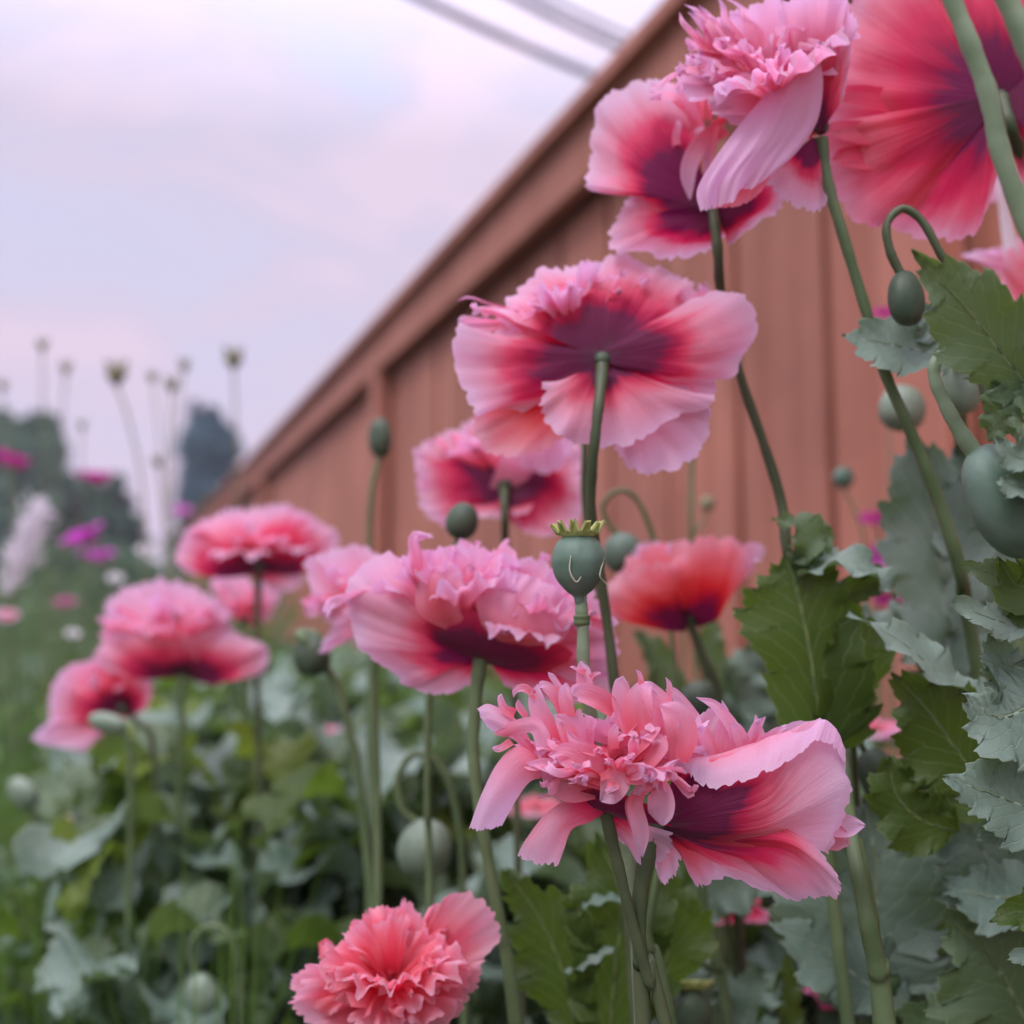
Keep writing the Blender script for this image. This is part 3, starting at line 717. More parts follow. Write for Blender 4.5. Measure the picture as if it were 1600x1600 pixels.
# ---- large central poppy seen from below
D = .52
h = plant((960, 1080), D, 'large pink poppy in mid-air centre, seen from below with broad purple base', group=GF)
stem([(941, 572, -16), (938, 610, -46), (932, 665, -62), (926, 725, -56), (924, 800, -30), (938, 900, 10), (958, 1050, 30), (972, 1250, 40)], [22, 16, 16, 16, 17, 19], D, h, M['stem_dark'])
fl = receptacle((941, 566, -2), (0, -.7, .7), D, h, 12)
B0 = (942, 556, 6)
underdisc((942, 560, 16), (0, .5, 1), 58, D, h, fl, PB, 901)
fan(B0, [(772, 500, 40), (800, 450, 70), (870, 415, 100), (950, 404, 110), (1030, 412, 110), (1080, 450, 90), (1120, 490, 60)], D, PB, h, fl, b1=(0, -6, -12), b2=(0, -12, -10), ruf=9, jag=12, kf=.7, seed=50, nu=30, nv=70, bw=14)
fan(B0, [(1062, 470, 60), (1110, 462, 30), (1148, 450, 0), (1182, 495, -10), (1174, 550, -8), (1140, 585, 0), (1090, 600, 10)], D, PB, h, fl, b1=(0, 6, -22), b2=(0, 10, -30), ruf=7, jag=7, kf=.7, seed=51, nu=28, nv=44, bw=10)
fan(B0, [(800, 520, 50), (748, 520, 30), (712, 512, 10), (708, 570, 0), (728, 620, 0), (750, 652, 6), (810, 640, 16), (850, 620, 20)], D, PB, h, fl, b1=(0, 6, -14), b2=(0, 4, -6), ruf=8, jag=7, kf=.7, seed=52, nu=28, nv=50, bw=10)
fan((940, 572, 6), [(850, 600, -14), (845, 640, -30), (872, 682, -36), (930, 700, -36), (990, 694, -34), (1050, 655, -26), (1120, 628, -14), (1072, 600, 0)], D, PPL, h, fl, b1=(0, 4, -14), b2=(0, 4, -10), u0=.16, ruf=8, jag=9, kf=.7, seed=53, nu=28, nv=54, bw=14)
fan((960, 590, 16), [(960, 700, 10), (985, 732, 10), (1020, 742, 10), (1070, 728, 10), (1100, 700, 10), (1112, 660, 10), (1100, 620, 20)], D, PPL, h, fl, u0=.3, ruf=10, jag=8, kf=.7, seed=54, nv=44, b2=(6, 4, 0))
fan((900, 590, 20), [(740, 640, 20), (742, 690, 20), (790, 715, 20), (860, 700, 24), (900, 660, 24)], D, PRD, h, fl, u0=.2, ruf=8, jag=8, kf=.7, seed=55, nv=44)
crumple((900, 545, 66), (-.35, -1, .25), 10, 140, D, PI, h, fl, 67, th=(2, 34), u0=.5, spread=50, jag=12)
fan((930, 560, 26), [(790, 560, 40), (770, 520, 50), (800, 480, 60), (860, 470, 60)], D, PR, h, fl, u0=.1, ruf=4, jag=6, seed=58)
fan((950, 580, 24), [(1060, 650, 30), (1110, 630, 30), (1120, 590, 30), (1090, 560, 30)], D, PR, h, fl, u0=.1, ruf=4, jag=6, seed=59)
tuft((880, 520, 70), (-.35, -1, .2), 22, 100, 14, D, PI, h, fl, th=(4, 40), seed=56, r0=60, u0=.55, spread=(1.3, 1, .6), notch=6, hook=.5)
tuft((1010, 510, 95), (.2, -1, .2), 14, 86, 14, D, PI, h, fl, th=(4, 34), seed=57, r0=50, u0=.5, spread=(1.2, 1, .6), notch=6, hook=.5)

# ---- poppy behind to the left of it
D = .70
h = plant((790, 1000), D, 'dark-centred red-pink poppy just below and left of the large central bloom', group=GF)
stem([(788, 764, -4), (788, 785, -24), (789, 815, -28), (790, 860, 4), (800, 1000, 10), (806, 1200, 10)], [15, 13, 13, 13], D, h, M['stem_dark'])
fl = receptacle((788, 764, 6), (0, -1, .3), D, h, 13)
def flat5(c, D, root, fl, specs, s0):
    for i, (rim, z, m_, kw) in enumerate(specs):
        r3 = [(x, y, z) if len(q) == 2 else q for q in rim for (x, y) in [q[:2]]]
        fan(c, r3, D, m_, root, fl, seed=s0 + i, **kw)
flat5((788, 768, 8), D, h, fl, [
    ([(652, 735), (645, 705), (700, 672), (740, 655), (800, 660), (850, 670)], 70, PR, dict(b1=(0, -2, 0), ruf=6, jag=7, bw=40)),
    ([(780, 665), (840, 668), (900, 690), (912, 720), (905, 760)], 60, PR, dict(ruf=6, jag=7, bw=40)),
    ([(645, 715), (652, 760), (660, 800), (690, 820), (720, 800)], -10, PR, dict(ruf=5, jag=6, bw=44, u0=.05, b1=(-10, -12, -10))),
    ([(905, 740), (915, 790), (890, 830), (840, 838), (800, 812)], -10, PR, dict(ruf=5, jag=5, bw=44, u0=.05, b1=(10, -12, -10))),
    ([(720, 800), (760, 812), (800, 806), (830, 800)], -20, PR, dict(ruf=4, jag=5, bw=50, u0=.1)),
    ([(800, 716), (822, 735), (860, 738), (890, 718), (900, 690)], -30, PPL, dict(ruf=4, jag=4, u0=.6, bw=30, b1=(10, -50, -20), b2=(10, -60, -30)))], 60)
crumple((780, 740, 30), (-.05, -1, .2), 8, 76, D, PI, h, fl, 68, th=(5, 50), u0=.4, asp=(1.2, .9, 1))
tuft((775, 725, 30), (0, -1, .1), 14, 50, 14, D, PI, h, fl, th=(5, 40), seed=67, r0=50, u0=.35, spread=(1.3, 1, .5), notch=6)

# ---- big double at centre left
D = .54
h = plant((770, 1300), D, 'big pale pink double poppy with heavy ruffles left of the sharp seed pod', group=GF)
stem([(751, 1028, 0), (744, 1090, 0), (740, 1180, 0), (752, 1280, 4), (780, 1440, 8), (808, 1620, 12)], [24, 20, 19, 19, 20, 22], D, h, M['stem'])
fl = receptacle((752, 1022, 4), (0, -1, .15), D, h, 15)
fan((740, 1018, 0), [(640, 1072, 20), (580, 1030, 4), (545, 970, -6), (548, 900, -6), (600, 862, 10), (650, 880, 20), (670, 920, 10)], D, PPL, h, fl, b1=(-6, 4, -14), b2=(-4, 6, -18), u0=.12, ruf=5, jag=5, seed=70, nu=30, nv=60, bw=12)
fan((745, 1030, 10), [(632, 1040, 20), (636, 1070, 20), (672, 1085, 16), (712, 1082, 16), (748, 1062, 16)], D, PPL, h, fl, u0=.25, ruf=4, jag=4, seed=71, nv=40)
fan((752, 1034, 0), [(655, 978, -20), (690, 958, -40), (750, 955, -50), (820, 985, -46), (895, 1020, -20), (860, 1050, 0)], D, PR, h, fl, u1=.50, b1=(0, 8, -16), b2=(0, 10, -14), ruf=2, jag=3, seed=72, nv=44)
patch([[(700, 985, -40), (712, 980, -42), (730, 976, -44)], [(655, 960, -44), (680, 940, -56), (718, 950, -50)], [(650, 915, -40), (686, 900, -56), (724, 920, -54)], [(668, 888, -30), (706, 880, -46), (748, 925, -52)]],
      D, PI, h, fl, u0=.45, ruf=4, jag=5, seed=73)
fan((720, 985, -10), [(650, 905, -40), (680, 860, -36), (740, 850, -30), (790, 880, -30)], D, PI, h, fl, u0=.45, ruf=8, jag=8, seed=79, nv=54, bw=20)
fan((800, 985, -6), [(770, 900, -40), (810, 872, -40), (860, 880, -34), (890, 920, -30)], D, PI, h, fl, u0=.45, ruf=8, jag=8, seed=69, nv=54, bw=20)
patch([[(760, 1000, -46), (790, 1005, -46), (820, 1010, -44)], [(745, 950, -56), (800, 985, -66), (870, 1005, -52)], [(745, 915, -50), (810, 940, -66), (890, 985, -52)], [(770, 890, -36), (840, 900, -50), (905, 950, -40)]],
      D, PI, h, fl, u0=.45, ruf=5, jag=6, seed=74)
fan((780, 1010, 20), [(880, 900, 30), (920, 915, 30), (950, 960, 34), (968, 1010, 34), (955, 1060, 30), (890, 1060, 10)], D, PR, h, fl, u0=.3, ruf=6, jag=7, seed=75, nv=50)
fan((770, 1030, 14), [(940, 1030, 20), (960, 1080, 30), (900, 1100, 30), (840, 1090, 30), (790, 1070, 30)], D, PR, h, fl, u0=.25, ruf=4, jag=4, seed=76)
crumple((705, 985, 6), (-.12, -1, .0), 14, 138, D, PI, h, fl, 61, th=(4, 46), spread=55, r0=20, asp=(1.2, 1, .8))
tuft((700, 960, 16), (-.15, -1, .1), 22, 112, 20, D, PI, h, fl, th=(3, 60), seed=77, r0=60, u0=.48, spread=(1.25, 1, .7), notch=7, hook=.4)
crumple((825, 1000, -10), (.25, -1, -.2), 10, 108, D, PI, h, fl, 62, th=(4, 60), spread=60, u0=.4, r0=16, asp=(1.1, 1, .8))
tuft((830, 980, 6), (.2, -1, 0), 16, 80, 20, D, PI, h, fl, th=(3, 75), seed=78, r0=40, u0=.4, spread=(1.2, 1, .8), notch=7, hook=.4)

# ---- pale bloom behind its left side
D = .68
h = plant((560, 1350), D, 'half-hidden pale pink poppy peeping out left behind the big double', group=GF)
stem([(590, 990, 4), (584, 1080, 4), (590, 1300, 4)], [13, 13], D, h, M['stem'])
fl = receptacle((590, 975, 6), (0, -1, .15), D, h, 12)
fan((590, 970, 0), [(530, 1010, 0), (490, 935, 0), (475, 880, 6), (500, 862, 10), (560, 850, 20), (600, 870, 20)], D, PPL, h, fl, u0=.3, ruf=7, jag=7, seed=80, nv=50)
fan((590, 975, 0), [(545, 985, -10), (520, 1008, -14), (497, 1018, -14), (512, 985, -14), (540, 950, -10)], D, PI, h, fl, u0=.4, ruf=5, jag=7, seed=81)
crumple((565, 950, 10), (-.35, -1, 0), 8, 84, D, PI, h, fl, 66, th=(5, 70), u0=.5)
tuft((560, 930, 10), (-.3, -1, 0), 12, 70, 18, D, PI, h, fl, th=(5, 80), seed=82, r0=30, u0=.45, notch=6)

# ---- upright red cup right of the pod
D = .66
h = plant((1130, 1250), D, 'orange-red cupped poppy standing right of the sharp seed pod', group=GF)
stem([(1078, 972, 6), (1096, 1020, 6), (1122, 1080, 6), (1135, 1180, 6), (1150, 1400, 6)], [16, 14, 13, 14], D, h, M['stem_dark'])
fl = receptacle((1078, 968, 6), (.1, -1, .1), D, h, 13)
fan((1078, 972, 14), [(960, 900, 30), (985, 870, 40), (1040, 846, 50), (1100, 838, 50), (1150, 860, 40), (1160, 900, 30)], D, PRD, h, fl, u0=.2, ruf=9, jag=9, kf=.7, seed=90, b1=(0, 6, 20), bw=30)
fan((1078, 974, 4), [(1040, 885, -30), (1080, 850, -30), (1120, 836, -24), (1155, 845, -14), (1160, 890, 0), (1150, 935, 10)], D, PRD, h, fl, ruf=8, jag=7, kf=.7, seed=91, b1=(12, 6, -24), b2=(10, 0, -20), bw=16)
fan((1078, 974, 2), [(1000, 968, 10), (955, 962, 10), (938, 935, 6), (960, 900, -6), (1010, 880, -20), (1050, 880, -24)], D, PRD, h, fl, ruf=8, jag=9, kf=.7, seed=92, b1=(-12, 8, -20), b2=(-6, 6, -16), bw=16)
ribbon([(1140, 900, 20), (1160, 880, 10), (1178, 866, 0), (1192, 876, -4)], [40, 46, 40, 30], D, PPL, h, fl, u0=.6, seed=93, ruf=4, notch=5)
fan((1020, 930, 40), [(985, 900, 50), (990, 860, 50), (1020, 845, 50), (1050, 850, 50)], D, PI, h, fl, u0=.5, ruf=5, jag=8, seed=94)

crumple((1060, 940, 14), (-.2, -1, .1), 6, 84, D, PI, h, fl, 69, th=(6, 40), u0=.35)

# ---- upper left of the high trio
D = .54
h = plant((1352, 1500), D, 'pale-edged pink poppy high beside the fence cap, leftmost of the high trio', group=GF)
stem([(1113, 322, -6), (1118, 360, -26), (1122, 400, -24), (1127, 460, 20), (1156, 585, 40), (1192, 690, 40), (1222, 790, 40), (1236, 900, 40), (1300, 1220, 160), (1352, 1500, 200)], [18, 17, 16, 15, 16, 18, 20, 20], D, h, M['stem_dark'])
fl = receptacle((1112, 318, 4), (-.3, -.7, .6), D, h, 13)
fan((1112, 318, 0), [(1010, 330, 10), (960, 290, 10), (922, 292, 10), (918, 235, 20), (932, 170, 34), (975, 130, 44), (1030, 128, 50), (1085, 165, 50), (1100, 210, 50)], D, PB, h, fl, u0=.0, b1=(-22, -4, -26), b2=(-14, 0, -20), ruf=7, jag=7, kf=.7, seed=100, nu=30, nv=70, bw=14)
fan((1112, 324, 2), [(985, 300, 10), (958, 340, 10), (952, 385, 10), (1000, 398, 10), (1060, 406, 10), (1120, 388, 10), (1156, 360, 10)], D, PB, h, fl, u0=.02, b1=(-12, 4, -20), b2=(-4, 0, -14), ruf=8, jag=9, kf=.7, seed=101, nu=28, nv=50, bw=14)
fan((1112, 322, 2), [(1140, 390, 4), (1180, 350, 4), (1225, 310, 10), (1235, 270, 16), (1200, 240, 30), (1150, 230, 40)], D, PB, h, fl, u0=.02, b1=(12, 6, -20), b2=(6, 6, -14), ruf=6, jag=8, kf=.7, seed=102, nv=44, bw=10)
underdisc((1112, 322, 14), (0, .3, 1), 40, D, h, fl, PB, 905)
ribbon([(1130, 200, 0), (1095, 225, -30), (1076, 265, -40), (1078, 312, -40)], [30, 28, 26, 14], D, PI, h, fl, u0=.55, seed=103, nu=18)
ribbon([(1120, 190, 0), (1110, 230, -34), (1106, 265, -40), (1112, 300, -38)], [16, 18, 14, 8], D, PI, h, fl, u0=.5, seed=104, nu=18)
ribbon([(1090, 200, 20), (1076, 160, 0), (1068, 120, 0), (1062, 96, 4)], [24, 20, 14, 6], D, PI, h, fl, u0=.6, seed=105)
ribbon([(1060, 240, 10), (1056, 215, -10), (1060, 195, -14), (1058, 188, -10)], [14, 12, 10, 5], D, PI, h, fl, u0=.6, seed=106)
tuft((1110, 190, 30), (.1, -1, -.1), 12, 80, 22, D, PI, h, fl, th=(3, 40), seed=107, r0=30, u0=.45)

# ---- middle of the high trio: a long petal hangs down
D = .50
h = plant((1540, 1200), D, 'frilly poppy high up with one long crumpled petal hanging down', group=GF)
stem([(1284, 215, 10), (1292, 280, 10), (1318, 370, 10), (1350, 475, 10), (1382, 580, 14), (1425, 680, 20), (1465, 780, 30), (1502, 900, 60), (1530, 1060, 160)], [19, 18, 17, 17, 18, 20, 22, 24], D, h, M['stem'])
fl = receptacle((1282, 205, 12), (-.1, -1, .4), D, h, 14)
patch([[(1225, 95, -6), (1250, 60, -14), (1276, 20, -6)],
       [(1205, 135, -26), (1240, 110, -38), (1278, 75, -22)],
       [(1158, 190, -40), (1216, 160, -62), (1286, 130, -36)],
       [(1118, 245, -48), (1186, 222, -74), (1276, 190, -44)],
       [(1090, 296, -52), (1150, 272, -74), (1244, 238, -50)],
       [(1094, 330, -50), (1136, 318, -64), (1204, 272, -50)]], D, PI, h, fl, u0=.78, u1=1.08, ruf=7, jag=5, seed=110, nu=60, nv=60, kf=1.7)
patch([[(1190, 250, -30), (1160, 270, -34), (1130, 290, -36)], [(1204, 270, -30), (1170, 296, -34), (1120, 318, -36)], [(1190, 300, -28), (1160, 320, -30), (1110, 328, -34)]], D, PC, h, fl, u0=.5, u1=.8, ruf=2, jag=3, seed=111)
fan((1275, 215, 10), [(1190, 270, 0), (1200, 290, 6), (1240, 322, 10), (1285, 328, 10), (1300, 270, 10)], D, PPL, h, fl, u0=.10, b1=(-6, 10, -8), ruf=4, jag=7, seed=112)
fan((1275, 210, 6), [(1110, 170, 20), (1100, 120, 30), (1140, 70, 40), (1200, 30, 50), (1260, 10, 50), (1300, 30, 40), (1320, 90, 30)], D, PI, h, fl, u0=.2, b2=(0, 10, -10), ruf=8, jag=9, seed=113, nv=60, nu=28)
fan((1280, 205, 2), [(1262, 110, -16), (1275, 40, -20), (1310, 0, -10), (1330, 60, 0), (1320, 150, 4)], D, PR, h, fl, u0=.12, b1=(-4, 0, -10), ruf=4, jag=6, seed=114)
fan((1250, 190, 20), [(1120, 130, 10), (1090, 90, 10), (1110, 40, 16), (1160, 10, 20), (1220, -10, 20)], D, PI, h, fl, u0=.45, b2=(-6, 10, -16), ruf=8, jag=9, seed=116, nv=60)
fan((1270, 190, 10), [(1200, 60, -10), (1230, 0, -20), (1290, -30, -20), (1330, 0, -10), (1330, 60, 0)], D, PI, h, fl, u0=.35, b2=(0, 0, -20), ruf=8, jag=9, seed=117, nv=54)
fan((1270, 210, 10), [(1150, 200, -20), (1110, 170, -20), (1120, 130, -20), (1170, 110, -10)], D, PI, h, fl, u0=.3, b2=(0, -10, -20), ruf=7, jag=9, seed=118, nv=44)
crumple((1215, 160, 6), (-.35, -1, -.1), 14, 140, D, PI, h, fl, 63, th=(4, 56), spread=55, u0=.55, r0=20)
tuft((1190, 110, 6), (-.25, -1, -.1), 26, 92, 20, D, PI, h, fl, th=(3, 70), seed=115, r0=50, u0=.62, spread=(1.15, 1, .7), notch=9, hook=.5)
rq = np.random.RandomState(7)
for i in range(13):
    x0 = 1110 + rq.uniform(0, 90); x = x0 - rq.uniform(10, 60); y = rq.uniform(0, 60)
    ribbon([(x0, 110 - rq.uniform(0, 30), 4), (x + 16 + rq.uniform(-8, 8), y + 36, rq.uniform(-20, 14)), (x + rq.uniform(-8, 8), y + 10, rq.uniform(-24, 14)), (x - rq.uniform(0, 22), y - rq.uniform(0, 12), 0)], [10, 13, 9, 3], D, PI, h, fl, u0=.6, seed=120 + i, ruf=3)

# ---- right of the high trio
D = .52
h = plant((1640, 900), D, 'wide crimson-pink poppy filling the upper right corner, purple blotches', group=GF)
stem([(1564, 152, -6), (1578, 200, -26), (1600, 260, 20), (1640, 400, 30), (1700, 800, 40)], [22, 20, 19], D, h, M['stem_dark'])
fl = receptacle((1566, 150, 6), (.1, -.6, .8), D, h, 15)
B0 = (1562, 152, 0)
underdisc((1562, 152, 20), (0, .3, 1), 60, D, h, fl, PD, 909)
fan(B0, [(1340, 250, 20), (1300, 200, 30), (1284, 140, 40), (1296, 80, 50), (1320, 20, 60), (1370, -40, 70), (1450, -80, 80)], D, PD, h, fl, b1=(-14, 0, -26), b2=(-10, 0, -22), u0=.08, ruf=10, jag=9, seed=130, kf=.45, nu=30, nv=70, bw=12)
fan(B0, [(1400, 200, 10), (1310, 190, -6), (1282, 215, -10), (1290, 262, -10), (1318, 330, -4), (1370, 352, 0), (1430, 330, 4)], D, PD, h, fl, b1=(-16, 6, -30), b2=(-8, 2, -26), u0=.10, ruf=8, jag=9, seed=131, kf=.45, nu=28, nv=54, bw=10)
fan(B0, [(1350, 280, 10), (1352, 330, 10), (1400, 366, 10), (1470, 378, 6), (1520, 366, 4), (1550, 310, 4), (1570, 250, 10)], D, PD, h, fl, b1=(-8, 10, -16), b2=(0, 6, -14), u0=.04, ruf=8, jag=8, seed=132, kf=.45, nu=28, nv=54, bw=10)
fan(B0, [(1400, -60, 60), (1470, -110, 60), (1560, -120, 50), (1650, -60, 40), (1680, 60, 30)], D, PD, h, fl, b1=(0, -8, -20), u0=.06, ruf=8, jag=8, seed=133, kf=.45, nv=50)
fan(B0, [(1690, 40, 30), (1720, 140, 20), (1690, 240, 10), (1640, 290, 10), (1600, 300, 10)], D, PD, h, fl, b1=(10, 0, -20), u0=.06, ruf=8, jag=8, seed=134, kf=.45, nv=40)
for i, q in enumerate([[(1400, 160, 10), (1340, 150, -20), (1300, 148, -24)], [(1400, 215, -10), (1330, 206, -34), (1284, 200, -36)], [(1390, 250, -10), (1330, 246, -30), (1296, 250, -34)]]):
    ribbon(q, [40, 34, 16], D, PD, h, fl, u0=.55, u1=.85, seed=140 + i, ruf=3, notch=6, nu=14)

# ---- bloom cut off by the right edge
D = .66
h = plant((1640, 1200), D, 'pink poppy cut off by the right edge behind the toothed green leaf', group=GF)
stem([(1640, 520, 6), (1650, 800, 6)], [16, 16], D, h)
fl = receptacle((1640, 500, 6), (-.1, -1, 0), D, h, 14)
fan((1640, 500, 0), [(1580, 500, 0), (1560, 440, 0), (1580, 380, 0), (1640, 340, 10), (1700, 380, 10)], D, PC, h, fl, u0=.2, ruf=6, jag=7, seed=150, nv=40)
fan((1640, 440, 20), [(1560, 430, 20), (1530, 410, 20), (1500, 400, 20), (1520, 392, 20), (1570, 385, 20)], D, PI, h, fl, u0=.4, ruf=4, jag=7, seed=151)
ribbon([(1584, 420, 4), (1576, 370, 0), (1566, 310, 0), (1554, 262, 0)], [26, 22, 16, 8], D, M['petal_white'], h, fl, u0=.5, seed=152)
fan((1600, 300, 30), [(1530, 320, 20), (1530, 270, 20), (1570, 240, 30)], D, PPL, h, fl, u0=.6, ruf=5, jag=7, seed=153)

# ---- three softly blurred blooms at left
D = .95
h = plant((400, 1200), D, 'blurred pink poppy highest of the three on the left, near the fence end', group=GF)
stem([(405, 895, 4), (402, 960, 4), (400, 1010, 4), (404, 1200, 4)], [12, 10, 10], D, h, M['stem_dark'])
fl = receptacle((405, 890, 4), (0, -1, .15), D, h, 10)
flat5((405, 893, 4), D, h, fl, [
    ([(288, 892), (272, 868), (290, 830), (330, 806), (380, 812), (420, 850)], -6, PR, dict(b1=(-6, 8, -10), b2=(-4, 6, -10), ruf=5, jag=6, bw=26)),
    ([(400, 850), (420, 810), (460, 795), (500, 815), (530, 835), (520, 880)], -4, PR, dict(b1=(4, 8, -10), ruf=4, jag=6, bw=26)),
    ([(300, 840), (350, 800), (410, 790), (470, 795), (510, 830)], 50, PI, dict(ruf=7, jag=8, bw=30, u0=.3)),
    ([(480, 880), (470, 915), (440, 925), (410, 905)], 0, PPL, dict(ruf=4, jag=6, bw=20, u0=.3))], 160)
crumple((400, 872, 16), (0, -1, .1), 10, 68, D, PI, h, fl, 64, th=(10, 70), u0=.35, asp=(1.35, .8, 1))
tuft((400, 866, 14), (0, -1, .1), 14, 50, 16, D, PI, h, fl, th=(5, 60), seed=166, r0=40, u0=.35, spread=(1.4, 1, .8), notch=6)
h = plant((380, 1260), 1.05, 'small pale pink poppy tucked under the highest left bloom', group=GF)
stem([(380, 985, 0), (384, 1150, 0)], [10, 10], 1.05, h)
fl = receptacle((380, 975, 0), (0, -1, .1), 1.05, h, 8)
fan((382, 975, 0), [(345, 950, 0), (328, 905, 0), (360, 890, 6), (390, 905, 0), (400, 960, 0)], 1.05, PPL, h, fl, u0=.4, ruf=5, jag=6, seed=170)
fan((382, 975, 4), [(395, 960, 0), (395, 915, 4), (430, 905, 0), (440, 925, 0), (420, 970, 0)], 1.05, PPL, h, fl, u0=.3, ruf=5, jag=6, seed=171)
tuft((380, 950, 4), (0, -1, 0), 14, 46, 16, 1.05, PI, h, fl, th=(5, 70), seed=172, r0=16)

D = .93
h = plant((283, 1400), D, 'blurred double pink poppy, middle of the three on the left', group=GF)
stem([(285, 1055, 4), (283, 1130, 4), (280, 1260, 6), (284, 1500, 6)], [12, 10, 10], D, h, M['stem'])
fl = receptacle((285, 1052, 4), (0, -1, .1), D, h, 10)
flat5((286, 1056, 2), D, h, fl, [
    ([(165, 1048), (148, 1020), (180, 990), (230, 985), (290, 992), (310, 1020)], -14, PR, dict(b1=(-6, 8, -12), b2=(0, 6, -10), ruf=4, jag=5, bw=24)),
    ([(260, 1020), (300, 990), (350, 985), (400, 1000), (422, 1020), (410, 1050), (360, 1064)], -14, PR, dict(b1=(6, 8, -12), b2=(0, 4, -10), ruf=4, jag=5, bw=24)),
    ([(160, 980), (165, 940), (210, 912), (270, 905), (330, 930), (370, 985), (390, 1010)], 30, PPL, dict(ruf=7, jag=7, bw=30, u0=.35))], 180)
crumple((268, 1012, 12), (-.05, -1, 0), 12, 92, D, PI, h, fl, 65, th=(4, 55), u0=.45, r0=16, asp=(1.05, .95, .9))
tuft((268, 1000, 10), (-.05, -1, 0), 18, 66, 18, D, PI, h, fl, th=(3, 60), seed=186, r0=40, u0=.45, spread=(1.1, 1, .8), notch=6)

D = .97
h = plant((190, 1500), D, 'blurred coral poppy leaning left, lowest of the three on the left', group=GF)
stem([(196, 1112, 4), (215, 1130, 4), (240, 1180, 4), (246, 1500, 6)], [10, 9, 9], D, h, M['stem_dark'])
fl = receptacle((192, 1112, 4), (-.5, -1, .1), D, h, 10)
flat5((192, 1114, 2), D, h, fl, [
    ([(120, 1130), (80, 1130), (78, 1080), (100, 1045), (150, 1030), (200, 1050)], -8, PR, dict(b1=(-6, 0, -12), ruf=4, jag=5, bw=16, u0=.12)),
    ([(140, 1050), (160, 1030), (205, 1030), (235, 1060), (236, 1095), (215, 1115)], -4, PR, dict(ruf=4, jag=5, bw=16, u0=.1)),
    ([(90, 1120), (60, 1138), (52, 1158), (90, 1168), (130, 1172), (150, 1140)], -14, PI, dict(ruf=4, jag=6, bw=16, u0=.4)),
    ([(100, 1060), (130, 1035), (180, 1025), (220, 1050)], 30, PI, dict(ruf=6, jag=6, bw=20, u0=.4))], 190)
tuft((170, 1085, 12), (-.4, -1, .1), 12, 44, 18, D, PI, h, fl, th=(3, 70), seed=196, r0=22, u0=.4)

# ---- small far blooms and fragments
def smallbloom(c, D, r, m_, label, axis=(0, -1, -.3), seed=0, group=GF, nt=8, cat=CATF, name='poppy_plant', st='stem', n=5, th=(55, 100)):
    h = plant((c[0], 1300), D, label, cat, group, name)
    stem([(c[0], c[1] + 4, 0), (c[0] + r * .15, c[1] + r * 1.5, 0), (c[0] + r * .1, c[1] + r * 5, 0)], [r * (.12 if D < 1.5 else .07)] * 2, D, h, M[st])
    fl = receptacle((c[0], c[1] + 2, 0), axis, D, h, r * .14)
    for i in range(n):
        radial(c, axis, i * 360 / n + seed * 31, r, 360 / n * 1.25, D, m_, h, fl, th0=th[0], th1=th[1], seed=seed * 10 + i, ruf=r * .06, jag=r * .06, u0=.35, nu=10, nv=14)
    if nt: tuft(c, axis, nt, r * .6, r * .25, D, m_, h, fl, seed=seed, r0=r * .15, notch=r * .05, nu=7, nv=5)
    return h
smallbloom((1372, 1146, 0), .85, 46, PI, 'small pale pink poppy glimpsed between dark leaves at right', seed=201, nt=10)
smallbloom((505, 1150, 0), 1.3, 30, PI, 'tiny blurred pale pink poppy low in front of the fence', seed=202)
smallbloom((835, 1270, 0), .95, 50, PC, 'blurred pink poppy behind the lower petals of the sharp double', seed=203)
smallbloom((1340, 1560, 0), .64, 90, PM, 'purple-pink poppy low down behind thick stem at the bottom right', seed=204, axis=(0, -1, .2), nt=12)
smallbloom((1135, 1425, 0), .66, 72, PD, 'dusky pink poppy in shadow under the sideways bloom', seed=205, axis=(0, -1, .2), nt=8, th=(70, 120))
GM = 'small magenta flowers by the fence'
for i, (x, y, r, lb, m_) in enumerate([(1372, 816, 32, 'deep magenta small flower beside the tall blurred leaf', 'petal_magenta'), (1366, 882, 40, 'small violet and magenta flower just under the deep magenta one', 'petal_violet'),
                                  (1386, 492, 24, 'tiny dark magenta flower behind the high grey leaf', 'petal_magenta'), (1390, 940, 26, 'magenta flower lowest by the fence, half covered by leaf', 'petal_magenta')]):
    smallbloom((x, y, 0), .98, r, M[m_], lb, seed=210 + i, group=GM, nt=6, cat='flower', name='magenta_flower', n=4)
GC = 'blurred meadow flowers at left'
for i, (x, y, r, D_, lb, m_, ax) in enumerate([
        (12, 724, 34, 2.2, 'magenta meadow flower at the far left edge before the tree', 'petal_magenta', (.3, -1, .15)), (148, 752, 32, 2.3, 'magenta meadow flower against the dark tree', 'petal_magenta', (.05, -1, .12)),
        (132, 846, 38, 2.0, 'bright violet meadow flower tilted beside the white plume', 'petal_violet', (-.45, -1, .1)), (152, 874, 30, 2.4, 'dull mauve meadow flower right under the bright violet one', 'petal_violet', (0, -1, .1)),
        (283, 802, 16, 2.5, 'tiny violet meadow flower in front of the conifer foot', 'petal_violet', (0, -1, -.4)),
        (102, 946, 17, 2.0, 'tiny dusky pink meadow flower above the coral poppy', 'petal_mauve', (0, -1, -.4)), (10, 966, 18, 1.8, 'pale pink meadow flower low at the left edge', 'petal_pale', (0, -1, -.5)),
        (226, 862, 12, 1.8, 'small white meadow flower between plume and poppy', 'petal_white', (0, -1, -.6)), (180, 906, 11, 1.8, 'small white meadow flower left of the middle double poppy', 'petal_white', (0, -1, -.6)),
        (114, 992, 9, 1.6, 'tiny white meadow flower just above the coral poppy', 'petal_white', (0, -1, -.6))]):
    smallbloom((x, y, 0), D_, r, M[m_], lb, axis=ax, seed=230 + i, group=GC, nt=5, cat='flower', name='meadow_flower', n=7, th=(40, 88))

